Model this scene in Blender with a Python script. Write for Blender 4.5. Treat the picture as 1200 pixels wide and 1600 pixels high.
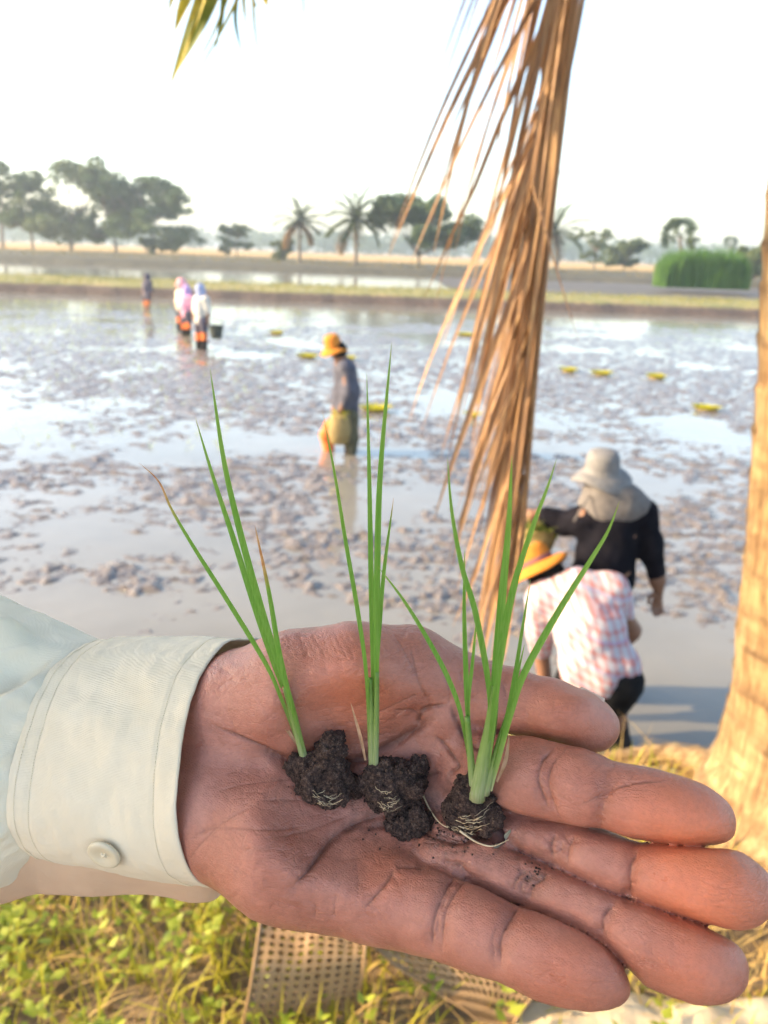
import bpy, bmesh, math, random
import numpy as np
from mathutils import Vector, Matrix

sc = bpy.context.scene
for _o in list(bpy.data.objects):
    bpy.data.objects.remove(_o)
random.seed(7)
RNG = np.random.default_rng(11)
R = math.radians

# ------------------------------------------------------------------ camera
CAM = np.array([0.0, 0.0, 2.3])          # eye height above the paddy water (z = 0)
FPX, W0, H0 = 1290.0, 1200.0, 1600.0     # focal length in photograph pixels
PITCH, ROLL = math.atan(405.0 / FPX), R(2.0)
FWD = np.array([0, math.cos(PITCH), -math.sin(PITCH)])
_R0 = np.array([1.0, 0, 0]); _U0 = np.array([0, math.sin(PITCH), math.cos(PITCH)])
RGT = math.cos(ROLL) * _R0 + math.sin(ROLL) * _U0
UPV = -math.sin(ROLL) * _R0 + math.cos(ROLL) * _U0
cam = bpy.data.cameras.new('camera'); camo = bpy.data.objects.new('camera', cam)
sc.collection.objects.link(camo); sc.camera = camo
M4 = Matrix(((RGT[0], UPV[0], -FWD[0], CAM[0]), (RGT[1], UPV[1], -FWD[1], CAM[1]),
             (RGT[2], UPV[2], -FWD[2], CAM[2]), (0, 0, 0, 1)))
camo.matrix_world = M4
cam.sensor_fit = 'VERTICAL'; cam.sensor_height = 36.0; cam.lens = 36.0 * FPX / H0
cam.clip_start = 0.02; cam.clip_end = 6000
cam.dof.use_dof = True; cam.dof.focus_distance = 0.262; cam.dof.aperture_fstop = 17.0

# ------------------------------------------------------------------ light
SUN_EL, SUN_AZ = R(24.0), R(3.0)        # low sun on the left, a little behind the camera
SUN_DIR = np.array([-math.cos(SUN_EL) * math.cos(SUN_AZ), -math.cos(SUN_EL) * math.sin(SUN_AZ), math.sin(SUN_EL)])
world = bpy.data.worlds.new('World'); sc.world = world; world.use_nodes = True
_n = world.node_tree.nodes; _bg = _n['Background']
_sky = _n.new('ShaderNodeTexSky'); _sky.sky_type = 'NISHITA'; _sky.sun_disc = False
_sky.sun_elevation = SUN_EL
_sky.sun_rotation = math.atan2(SUN_DIR[0], SUN_DIR[1])
_sky.air_density = 1.0; _sky.dust_density = 2.0; _sky.ozone_density = 0.6
world.node_tree.links.new(_sky.outputs[0], _bg.inputs[0]); _bg.inputs[1].default_value = 0.15
_sl = bpy.data.lights.new('sun', 'SUN'); _sl.energy = 2.4; _sl.angle = R(0.6); _sl.color = (1.0, 0.74, 0.42)
sun = bpy.data.objects.new('sun', _sl); sc.collection.objects.link(sun)
sun.rotation_euler = Vector(SUN_DIR.tolist()).to_track_quat('Z', 'Y').to_euler()
sc.view_settings.view_transform = 'Standard'; sc.view_settings.look = 'None'
sc.view_settings.exposure = 1.95; sc.view_settings.gamma = 1.0
sc.cycles.max_bounces = 8; sc.cycles.transparent_max_bounces = 8
sc.cycles.volume_bounces = 0

# ------------------------------------------------------------------ layout helpers
def ray(px, py):
    return FWD + (px - 600.0) / FPX * RGT - (py - 800.0) / FPX * UPV
def at_z(px, py, z):                      # point of a horizontal level seen at a pixel
    d = ray(px, py); return CAM + d * ((z - CAM[2]) / d[2])
def at_y(px, py, y):                      # point of the upright plane y = const seen at a pixel
    d = ray(px, py); return CAM + d * (y / d[1])
def at_d(px, py, depth):
    return CAM + ray(px, py) * depth
def cam2world(p):                         # camera axes (right, up, back) -> world
    p = np.asarray(p, float)
    return CAM + p[..., 0:1] * RGT + p[..., 1:2] * UPV - p[..., 2:3] * FWD

# ------------------------------------------------------------------ object helpers
COL = sc.collection
def props(o, label=None, cat=None, group=None, kind=None):
    if label: o['label'] = label
    if cat: o['category'] = cat
    if group: o['group'] = group
    if kind: o['kind'] = kind
    return o
def empty(name, loc=(0, 0, 0), rz=0.0, parent=None):
    o = bpy.data.objects.new(name, None); COL.objects.link(o)
    o.location = [float(c) for c in loc]; o.rotation_euler.z = rz; o.empty_display_size = 0.05
    if parent: o.parent = parent
    return o
def base_inv(parent):                     # world -> parent space (parents are only moved and turned about z)
    if parent is None: return Matrix.Identity(4)
    m = Matrix.Translation(parent.location) @ parent.rotation_euler.to_matrix().to_4x4()
    if parent.parent: m = base_inv(parent.parent).inverted() @ m
    return m.inverted()
def mesh_obj(name, verts, faces, mat=None, parent=None, smooth=True, local=False, attrs=None):
    """verts in world space (or local to the parent when local=True)"""
    v = np.asarray(verts, dtype=np.float64)
    if parent is not None and not local:
        m = np.array(base_inv(parent)); v = v @ m[:3, :3].T + m[:3, 3]
    me = bpy.data.meshes.new(name)
    if isinstance(faces, np.ndarray):
        n, k = faces.shape
        me.vertices.add(len(v)); me.vertices.foreach_set('co', v.astype(np.float32).ravel())
        me.loops.add(n * k); me.loops.foreach_set('vertex_index', faces.astype(np.int32).ravel())
        me.polygons.add(n); me.polygons.foreach_set('loop_start', np.arange(0, n * k, k, dtype=np.int32))
        me.update(calc_edges=True); me.validate()
    else:
        me.from_pydata(v.tolist(), [], faces); me.update()
    if smooth: me.polygons.foreach_set('use_smooth', np.ones(len(me.polygons), dtype=bool))
    for an, av in (attrs or {}).items():
        av = np.asarray(av, dtype=np.float32)
        if av.ndim == 1:
            a = me.attributes.new(an, 'FLOAT', 'POINT'); a.data.foreach_set('value', av)
        else:
            a = me.attributes.new(an, 'FLOAT_COLOR', 'POINT')
            a.data.foreach_set('color', np.concatenate([av, np.ones((len(av), 1), np.float32)], 1).ravel())
    o = bpy.data.objects.new(name, me); COL.objects.link(o)
    if mat: me.materials.append(mat)
    if parent: o.parent = parent
    return o
class MB:
    """collects raw geometry for one mesh"""
    def __init__(s): s.v = []; s.f = []; s.n = 0; s.a = []
    def add(s, v, f, a=None):
        v = np.asarray(v, float); s.v.append(v); s.f += [tuple(i + s.n for i in q) for q in f]; s.n += len(v)
        s.a.append(np.full(len(v), 0.0 if a is None else a) if np.ndim(a) == 0 else np.asarray(a, float))
    def build(s, name, mat=None, parent=None, smooth=True, attr=None, local=False):
        return mesh_obj(name, np.concatenate(s.v), s.f, mat, parent, smooth, local, {attr: np.concatenate(s.a)} if attr else None)

def frames(P):
    P = np.asarray(P, float); T = np.gradient(P, axis=0); T /= np.linalg.norm(T, axis=1, keepdims=True) + 1e-12
    ref = np.array([0, 0, 1.0]) if abs(T[0][2]) < .9 else np.array([1.0, 0, 0])
    N = []; n = ref - T[0] * ref.dot(T[0])
    for t in T:
        n = n - t * n.dot(t); n /= np.linalg.norm(n) + 1e-12; N.append(n)
    N = np.array(N); return T, N, np.cross(T, N)
def spline(P, n):
    """Catmull-Rom through the rows of P, n samples"""
    P = np.asarray(P, float)
    if len(P) == 2:
        t = np.linspace(0, 1, n)[:, None]; return P[0] * (1 - t) + P[1] * t
    Q = np.vstack([2 * P[0] - P[1], P, 2 * P[-1] - P[-2]]); m = len(P) - 1
    u = np.linspace(0, m - 1e-9, n); i = u.astype(int); t = (u - i)[:, None]
    a, b, c, d = Q[i], Q[i + 1], Q[i + 2], Q[i + 3]
    return .5 * (2 * b + (c - a) * t + (2 * a - 5 * b + 4 * c - d) * t ** 2 + (3 * b - a - 3 * c + d) * t ** 3)
def tube(P, r, k=8, caps=True):
    P = np.asarray(P, float); n = len(P); r = np.broadcast_to(np.asarray(r, float), (n,))
    T, N, B = frames(P); an = np.arange(k) * 2 * math.pi / k
    V = (P[:, None, :] + r[:, None, None] * (np.cos(an)[None, :, None] * N[:, None, :] + np.sin(an)[None, :, None] * B[:, None, :])).reshape(-1, 3)
    F = [(i * k + j, i * k + (j + 1) % k, (i + 1) * k + (j + 1) % k, (i + 1) * k + j) for i in range(n - 1) for j in range(k)]
    if caps: F += [tuple(range(k - 1, -1, -1)), tuple(range((n - 1) * k, n * k))]
    return V, F
def grid_faces(nu, nv, wrap_v=False):
    F = []
    for i in range(nu - 1):
        for j in range(nv if wrap_v else nv - 1):
            F.append((i * nv + j, i * nv + (j + 1) % nv, (i + 1) * nv + (j + 1) % nv, (i + 1) * nv + j))
    return F
def grid_faces_np(nu, nv):
    i = np.arange(nu - 1)[:, None] * nv + np.arange(nv - 1)[None, :]
    i = i.ravel(); return np.stack([i, i + 1, i + nv + 1, i + nv], 1)

# ------------------------------------------------------------------ noise
_perm = np.random.default_rng(5).permutation(256).astype(np.int64); _perm = np.concatenate([_perm, _perm, _perm])
_g3 = np.random.default_rng(6).normal(size=(256, 3)); _g3 /= np.linalg.norm(_g3, axis=1, keepdims=True)
def perlin(p):
    p = np.asarray(p, float); i = np.floor(p).astype(np.int64); f = p - i; i &= 255
    u = f * f * f * (f * (f * 6 - 15) + 10)
    out = 0
    for dx in (0, 1):
        wx = u[:, 0] if dx else 1 - u[:, 0]
        for dy in (0, 1):
            wy = u[:, 1] if dy else 1 - u[:, 1]
            for dz in (0, 1):
                wz = u[:, 2] if dz else 1 - u[:, 2]
                h = _perm[_perm[_perm[(i[:, 0] + dx) & 255] + ((i[:, 1] + dy) & 255)] + ((i[:, 2] + dz) & 255)]
                g = _g3[h]
                out = out + wx * wy * wz * (g[:, 0] * (f[:, 0] - dx) + g[:, 1] * (f[:, 1] - dy) + g[:, 2] * (f[:, 2] - dz))
    return out
def fbm(p, oct=4, lac=2.1, gain=.5):
    p = np.asarray(p, float); a = 1.0; s = 0
    for k in range(oct):
        s = s + a * perlin(p + 17.3 * k); p = p * lac; a *= gain
    return s

# ------------------------------------------------------------------ implicit bodies (distance field -> mesh)
class Field:
    def __init__(s, lo, hi, h):
        s.lo = np.asarray(lo, float); s.h = h
        s.n = np.ceil((np.asarray(hi) - s.lo) / h).astype(int) + 1
        s.ax = [s.lo[i] + h * np.arange(s.n[i]) for i in range(3)]
        s.v = np.full(tuple(s.n), 50.0 * h, np.float32)
    def _sub(s, lo, hi):
        i0 = np.clip(np.floor((lo - s.lo) / s.h).astype(int), 0, s.n - 1); i1 = np.clip(np.ceil((hi - s.lo) / s.h).astype(int) + 1, 1, s.n)
        sl = tuple(slice(a, b) for a, b in zip(i0, i1))
        X = s.ax[0][sl[0]][:, None, None].astype(np.float32); Y = s.ax[1][sl[1]][None, :, None].astype(np.float32); Z = s.ax[2][sl[2]][None, None, :].astype(np.float32)
        return sl, X, Y, Z
    def merge(s, sl, d, k):
        a = s.v[sl]
        if k > 0:
            hh = np.maximum(k - np.abs(a - d), 0); s.v[sl] = np.minimum(a, d) - hh * hh / (4 * k)
        else: s.v[sl] = np.minimum(a, d)
    def cone(s, a, b, ra, rb, k, flat=None):
        a = np.asarray(a, float); b = np.asarray(b, float); m = 2 * k + 4 * s.h
        lo = np.minimum(a - ra, b - rb) - m; hi = np.maximum(a + ra, b + rb) + m
        sl, X, Y, Z = s._sub(lo, hi)
        if 0 in s.v[sl].shape: return
        ab = b - a; L = max(ab.dot(ab), 1e-12)
        x, y, z = X - a[0], Y - a[1], Z - a[2]
        t = np.clip((x * ab[0] + y * ab[1] + z * ab[2]) / L, 0, 1)
        dx, dy, dz = x - t * ab[0], y - t * ab[1], z - t * ab[2]
        if flat is not None:              # flatten the section along a unit direction by a factor
            fd, ff = np.asarray(flat[0], float), flat[1]
            q = (dx * fd[0] + dy * fd[1] + dz * fd[2]) * (1 / ff - 1)
            dx, dy, dz = dx + q * fd[0], dy + q * fd[1], dz + q * fd[2]
        d = np.sqrt(dx * dx + dy * dy + dz * dz) - (ra + (rb - ra) * t)
        s.merge(sl, d.astype(np.float32), k)
    def chain(s, pts, radii, k, k_in=None, flat=None):
        for i in range(len(pts) - 1):
            s.cone(pts[i], pts[i + 1], radii[i], radii[i + 1], k if i == 0 or k_in is None else k_in, flat)
    def ell(s, c, r, k, rot=None):
        c = np.asarray(c, float); r = np.asarray(r, float); m = 2 * k + 4 * s.h
        sl, X, Y, Z = s._sub(c - r.max() - m, c + r.max() + m)
        if 0 in s.v[sl].shape: return
        x, y, z = X - c[0], Y - c[1], Z - c[2]
        if rot is not None:
            q = np.asarray(rot); x, y, z = (q[0][0] * x + q[0][1] * y + q[0][2] * z, q[1][0] * x + q[1][1] * y + q[1][2] * z, q[2][0] * x + q[2][1] * y + q[2][2] * z)
        k0 = np.sqrt((x / r[0]) ** 2 + (y / r[1]) ** 2 + (z / r[2]) ** 2); k1 = np.sqrt((x / r[0] ** 2) ** 2 + (y / r[1] ** 2) ** 2 + (z / r[2] ** 2) ** 2) + 1e-9
        s.merge(sl, (k0 * (k0 - 1) / k1).astype(np.float32), k)
    def carve(s, c, r, k):
        c = np.asarray(c, float); sl, X, Y, Z = s._sub(c - r - 3 * k, c + r + 3 * k)
        d = -(np.sqrt((X - c[0]) ** 2 + (Y - c[1]) ** 2 + (Z - c[2]) ** 2) - r)
        a = s.v[sl]; hh = np.maximum(k - np.abs(a - d), 0); s.v[sl] = np.maximum(a, d) + hh * hh / (4 * k)
    def mesh(s):
        v = s.v; I = v < 0; nx, ny, nz = v.shape
        c = [(0, 0, 0), (1, 0, 0), (0, 1, 0), (1, 1, 0), (0, 0, 1), (1, 0, 1), (0, 1, 1), (1, 1, 1)]
        cor = lambda A, q: A[q[0]:nx - 1 + q[0], q[1]:ny - 1 + q[1], q[2]:nz - 1 + q[2]]
        cnt = sum(cor(I, q).astype(np.int8) for q in c)
        act = (cnt > 0) & (cnt < 8); idx = np.argwhere(act)
        lut = np.full(act.shape, -1, np.int32); lut[act] = np.arange(len(idx))
        acc = np.zeros((len(idx), 3)); num = np.zeros(len(idx))
        cv = [v[idx[:, 0] + q[0], idx[:, 1] + q[1], idx[:, 2] + q[2]].astype(float) for q in c]
        for i in range(8):
            for j in range(i + 1, 8):
                if sum(abs(a - b) for a, b in zip(c[i], c[j])) != 1: continue
                x = (cv[i] < 0) != (cv[j] < 0)
                t = np.where(x, cv[i] / np.where(x, cv[i] - cv[j], 1), 0)
                p = np.array(c[i])[None] + t[:, None] * (np.array(c[j]) - np.array(c[i]))[None]
                acc += p * x[:, None]; num += x
        P = s.lo + s.h * (idx + acc / num[:, None])
        quads = []
        for a in range(3):
            b, d = (a + 1) % 3, (a + 2) % 3
            s0 = [slice(None)] * 3; s1 = [slice(None)] * 3
            s0[a] = slice(0, -1); s1[a] = slice(1, None)
            x0, x1 = I[tuple(s0)], I[tuple(s1)]
            e = np.argwhere(x0 != x1)
            e = e[(e[:, b] > 0) & (e[:, d] > 0) & (e[:, b] < v.shape[b] - 1) & (e[:, d] < v.shape[d] - 1)]
            fl = x0[e[:, 0], e[:, 1], e[:, 2]]
            def g(ob, od):
                q = e.copy(); q[:, b] -= ob; q[:, d] -= od; return lut[q[:, 0], q[:, 1], q[:, 2]]
            Q = np.stack([g(1, 1), g(0, 1), g(0, 0), g(1, 0)], 1)
            Q[~fl] = Q[~fl][:, ::-1]; quads.append(Q)
        Q = np.concatenate(quads); Q = Q[(Q >= 0).all(1)]
        return P, Q
def relax(P, Q, it=2, lam=.5):
    E = np.concatenate([Q[:, [0, 1]], Q[:, [1, 2]], Q[:, [2, 3]], Q[:, [3, 0]]])
    for _ in range(it):
        for l in (lam, -lam * 1.04):      # Taubin: keeps the volume
            acc = np.zeros_like(P); n = np.zeros(len(P))
            for i in range(3):
                acc[:, i] = np.bincount(E[:, 0], P[E[:, 1], i], len(P)) + np.bincount(E[:, 1], P[E[:, 0], i], len(P))
            n = np.bincount(E[:, 0], minlength=len(P)) + np.bincount(E[:, 1], minlength=len(P))
            P = P + l * (acc / np.maximum(n, 1)[:, None] - P)
    return P
def vnormals(P, Q):
    n = np.cross(P[Q[:, 2]] - P[Q[:, 0]], P[Q[:, 3]] - P[Q[:, 1]]); N = np.zeros_like(P)
    for j in range(4):
        for i in range(3): N[:, i] += np.bincount(Q[:, j], n[:, i], len(P))
    return N / (np.linalg.norm(N, axis=1, keepdims=True) + 1e-12)
def subdivide(P, Q, project=True):
    """one linear quad split followed by a light smoothing (Catmull-Clark-like)"""
    n = len(P); E = np.concatenate([Q[:, [0, 1]], Q[:, [1, 2]], Q[:, [2, 3]], Q[:, [3, 0]]]); Es = np.sort(E, 1)
    key = Es[:, 0].astype(np.int64) * n + Es[:, 1]; uk, inv = np.unique(key, return_inverse=True)
    ev = np.stack([uk // n, uk % n], 1); EP = (P[ev[:, 0]] + P[ev[:, 1]]) / 2; FP = P[Q].mean(1)
    m = len(Q); ei = inv.reshape(4, m).T + n; fi = np.arange(m) + n + len(uk)
    NP = np.concatenate([P, EP, FP])
    NQ = np.concatenate([np.stack([Q[:, k], ei[:, k], fi, ei[:, (k + 3) % 4]], 1) for k in range(4)])
    return relax(NP, NQ, 2, .5), NQ

# ------------------------------------------------------------------ materials
class NT:
    """tiny node-graph builder"""
    def __init__(s, name):
        s.m = bpy.data.materials.new(name); s.m.use_nodes = True; s.t = s.m.node_tree; s.b = s.t.nodes['Principled BSDF']; s.out = s.t.nodes['Material Output']
    def n(s, typ, **kw):
        x = s.t.nodes.new('ShaderNode' + typ)
        for k, v in kw.items():
            if k.startswith('i_'): s.set(x, k[2:], v)
            else: setattr(x, k, v)
        return x
    def set(s, node, key, val):
        inp = node.inputs[int(key) if key.isdigit() else key.replace('_', ' ')]
        if isinstance(val, bpy.types.NodeSocket): s.t.links.new(val, inp)
        else: inp.default_value = val
    def P(s, key, val): s.set(s.b, key, val)
    def coord(s, kind='Object', scale=None):
        c = s.n('TexCoord').outputs[kind]
        if scale is not None:
            mp = s.n('Mapping'); s.t.links.new(c, mp.inputs[0]); mp.inputs['Scale'].default_value = scale; c = mp.outputs[0]
        return c
    def noise(s, vec, scale, detail=4, rough=.55, dist=0):
        x = s.n('TexNoise'); s.t.links.new(vec, x.inputs['Vector']); x.inputs['Scale'].default_value = scale
        x.inputs['Detail'].default_value = detail; x.inputs['Roughness'].default_value = rough; x.inputs['Distortion'].default_value = dist
        return x.outputs['Fac']
    def ramp(s, fac, stops, interp='LINEAR'):
        x = s.n('ValToRGB'); s.t.links.new(fac, x.inputs[0]); e = x.color_ramp.elements; x.color_ramp.interpolation = interp
        while len(e) < len(stops): e.new(.5)
        for el, (p, c) in zip(e, stops):
            el.position = p; el.color = (*c, 1) if not np.isscalar(c) else (c, c, c, 1)
        return x.outputs[0]
    def mix(s, fac, a, b, mode='MIX'):
        x = s.n('Mix', data_type='RGBA', blend_type=mode)
        s.set(x, '0', fac)
        for k, v in (('6', a), ('7', b)): s.set(x, k, (*v, 1) if isinstance(v, tuple) and len(v) == 3 else v)
        return x.outputs[2]
    def math(s, op, a, b=0.0, clamp=False):
        x = s.n('Math', operation=op); x.use_clamp = clamp; s.set(x, '0', a); s.set(x, '1', b); return x.outputs[0]
    def attr(s, name, col=False):
        x = s.n('Attribute'); x.attribute_name = name; return x.outputs['Color' if col else 'Fac']
    def bump(s, h, strength=.3, dist=.01):
        x = s.n('Bump'); s.t.links.new(h, x.inputs['Height']); x.inputs['Strength'].default_value = strength; x.inputs['Distance'].default_value = dist
        s.t.links.new(x.outputs[0], s.b.inputs['Normal']); return x
def simple(name, c1, c2, scale=20, rough=.7, bump=.2, bdist=.005, detail=5, coord='Object', trans=0.0, stretch=None, spec=.35):
    m = NT(name); co = m.coord(coord, stretch)
    f = m.noise(co, scale, detail); m.P('Base_Color', m.ramp(f, [(.3, c1), (.7, c2)])); m.P('Roughness', rough); m.P('Specular_IOR_Level', spec)
    if bump: m.bump(m.noise(co, scale * 2.3, detail), bump, bdist)
    if trans:                             # thin leaf: some light passes through
        tr = m.n('BsdfTranslucent'); m.t.links.new(m.b.inputs['Base Color'].links[0].from_socket, tr.inputs[0])
        mx = m.n('MixShader'); mx.inputs[0].default_value = trans
        m.t.links.new(m.b.outputs[0], mx.inputs[1]); m.t.links.new(tr.outputs[0], mx.inputs[2]); m.t.links.new(mx.outputs[0], m.out.inputs[0])
    return m.m
# ================================================================== the hand that holds the seedlings
# everything here is laid out in camera-aligned millimetres (x right, y up, z back) on a tilted palm plane
HD, TILT_Y, TILT_X = 262.0, R(20), R(9)
def cray(px, py): return np.array([(px - 600.0) / FPX, -(py - 800.0) / FPX, -1.0])
PN = np.array([-math.sin(TILT_X), math.sin(TILT_Y), 0.0]); PN[2] = math.sqrt(1 - PN.dot(PN))
P0 = cray(650, 1230) * HD
def HJ(px, py, dz=0.0):                   # pixel on the palm plane, raised dz mm along the plane's normal (drift-free on screen)
    r = cray(px, py); return r * (((P0 + PN * dz).dot(PN)) / r.dot(PN))
def w_mm(p): return cam2world(np.asarray(p, float) * 0.001)
def proj(P):                              # camera mm -> photograph pixels
    return 600 + FPX * P[:, 0] / -P[:, 2], 800 - FPX * P[:, 1] / -P[:, 2]

def build_hand():
    h = 0.8
    A = [HJ(120, 940, -45), HJ(120, 1600, -45), HJ(1230, 940, -45), HJ(1230, 1600, -45), HJ(120, 940, 30), HJ(120, 1600, 30), HJ(1230, 1600, 32), HJ(1230, 940, 32)]
    A = np.array(A); lo, hi = A.min(0) - 2, A.max(0) + 2
    palm = Field(lo, hi, h); fing = Field(lo, hi, h)
    J = lambda rows: ([HJ(a, b, c) for a, b, c, r in rows], [r for a, b, c, r in rows])
    # wrist and metacarpals
    for rows in ([(190, 1130, -14, 19), (350, 1130, -11, 21)], [(190, 1240, -14, 19), (350, 1250, -11, 21)],
                 [(340, 1140, -9, 17), (560, 1150, -11, 13), (735, 1195, -9, 11.5)],
                 [(340, 1180, -10, 17), (560, 1220, -12, 14), (760, 1275, -9, 12)],
                 [(340, 1230, -10, 17), (560, 1290, -10, 14), (700, 1330, -6, 11.5)],
                 [(340, 1270, -8, 17), (500, 1350, -6, 15), (610, 1398, -2, 12)]):
        p, r = J(rows); palm.chain(p, r, 9)
    # hypothenar and thenar eminences
    p, r = J([(345, 1270, -6, 19.5), (450, 1325, 0, 20.5), (570, 1385, 1, 14.5)]); palm.chain(p, r, 8)
    p, r = J([(385, 1105, -4, 20.5), (470, 1085, 1, 20.5), (560, 1066, 3, 18.5), (640, 1050, -1, 14.5)]); palm.chain(p, r, 7)
    # pads under the fingers
    p, r = J([(610, 1375, 2, 11), (665, 1345, 1, 9.5)]); palm.chain(p, r, 6)
    p, r = J([(650, 1375, 1, 10), (575, 1330, 0, 10.5)]); palm.chain(p, r, 7)
    p, r = J([(700, 1325, -2, 9.5), (765, 1315, -4, 9)]); palm.chain(p, r, 5)
    # web between thumb and index
    p, r = J([(640, 1172, -2, 8.5), (690, 1138, -2, 9)]); palm.chain(p, r, 4)
    p, r = J([(700, 1115, -15, 10.5), (735, 1180, -13, 10.5)]); palm.chain(p, r, 6)
    palm.carve(HJ(640, 1238, 26), 30, 7)
    palm.carve(HJ(535, 1215, 32), 30, 7)
    palm.carve(HJ(722, 1235, 20), 23.5, 5)
    # fingers: radii dip at the joints and swell over the pads
    thumb = [(640, 1050, -3, 14.5), (700, 1070, -5, 12.4), (745, 1083, -6, 11.2), (800, 1096, -6.5, 10.5), (860, 1114, -6.5, 10.5), (905, 1128, -7, 9.7), (928, 1134, -7.5, 8.2)]
    index = [(735, 1195, -8, 11.5), (795, 1210, -2, 11.7), (830, 1216, 1.5, 12.4), (862, 1223, 3.5, 11.5), (905, 1234, 5.5, 11.4), (950, 1246, 7, 9.9), (1000, 1258, 8.5, 10.6), (1050, 1270, 9.0, 10.3), (1085, 1278, 8.8, 9.0), (1106, 1283, 8, 7.4)]
    middle = [(765, 1283, -9, 11), (820, 1302, -5, 10.4), (875, 1322, -1.5, 9.9), (930, 1343, 2.5, 10.3), (985, 1362, 5.5, 9.4), (1050, 1374, 9, 10.8), (1110, 1385, 11, 11.1), (1140, 1390, 10.8, 10.0), (1163, 1394, 10, 8.0)]
    ring = [(700, 1335, -6, 11), (760, 1355, -3, 10.4), (828, 1384, 0, 9.9), (890, 1412, 3.5, 10.2), (950, 1440, 6.5, 9.4), (1010, 1468, 9.5, 10.5), (1070, 1492, 10.5, 10.6), (1100, 1504, 10.3, 9.6), (1120, 1511, 9.5, 7.8)]
    pinky = [(600, 1398, -2, 12.2), (640, 1415, 2, 12.2), (690, 1430, 5, 11.5), (740, 1450, 8, 11.0), (790, 1471, 10, 9.8), (840, 1490, 12, 10.5), (890, 1507, 12.5, 10.1), (925, 1519, 12, 8.8), (946, 1526, 11, 7.2)]
    allsl = tuple([slice(None)] * 3); base = palm.v.copy(); FV = []
    for f in (index, middle, ring, pinky):
        g = Field(lo, hi, h); p, r = J(f)
        ps = spline(np.array(p), len(p) * 2 - 1); rs = np.interp(np.linspace(0, len(p) - 1, len(ps)), range(len(p)), r)
        g.chain(ps, rs, 2.0); FV.append(g.v)
    p, r = J(thumb); g = Field(lo, hi, h); g.chain(p, r, 2.5)
    g.ell(HJ(880, 1120, 0), (11, 8, 7), 3); FV.append(g.v)
    # fingers press against each other without growing together: a narrow valley follows each contact
    st = np.partition(np.stack(FV), 1, axis=0)[:2]; gap = st[1] - st[0]
    fing.v = np.minimum.reduce(FV[:4]); palm.merge(allsl, fing.v, 4.5)
    T = Field(lo, hi, h); T.v = base.copy(); T.merge(allsl, g.v, 5.0)
    palm.v = np.minimum(palm.v, T.v)
    palm.v += (2.3 * np.exp(-(gap / 2.1) ** 2) * np.clip(base / 2.0, 0, 1)).astype(np.float32)
    del st, gap, FV
    P, Q = palm.mesh(); P = relax(P, Q, 4, .5)
    P, Q = subdivide(P, Q)
    N = vnormals(P, Q); px, py = proj(P); view = -P / np.linalg.norm(P, axis=1, keepdims=True)
    front = np.clip((N * view).sum(1) * 3, 0, 1)
    # soft unevenness of flesh
    P = P + N * (0.45 * fbm(P / 11.0, 3))[:, None]
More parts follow.
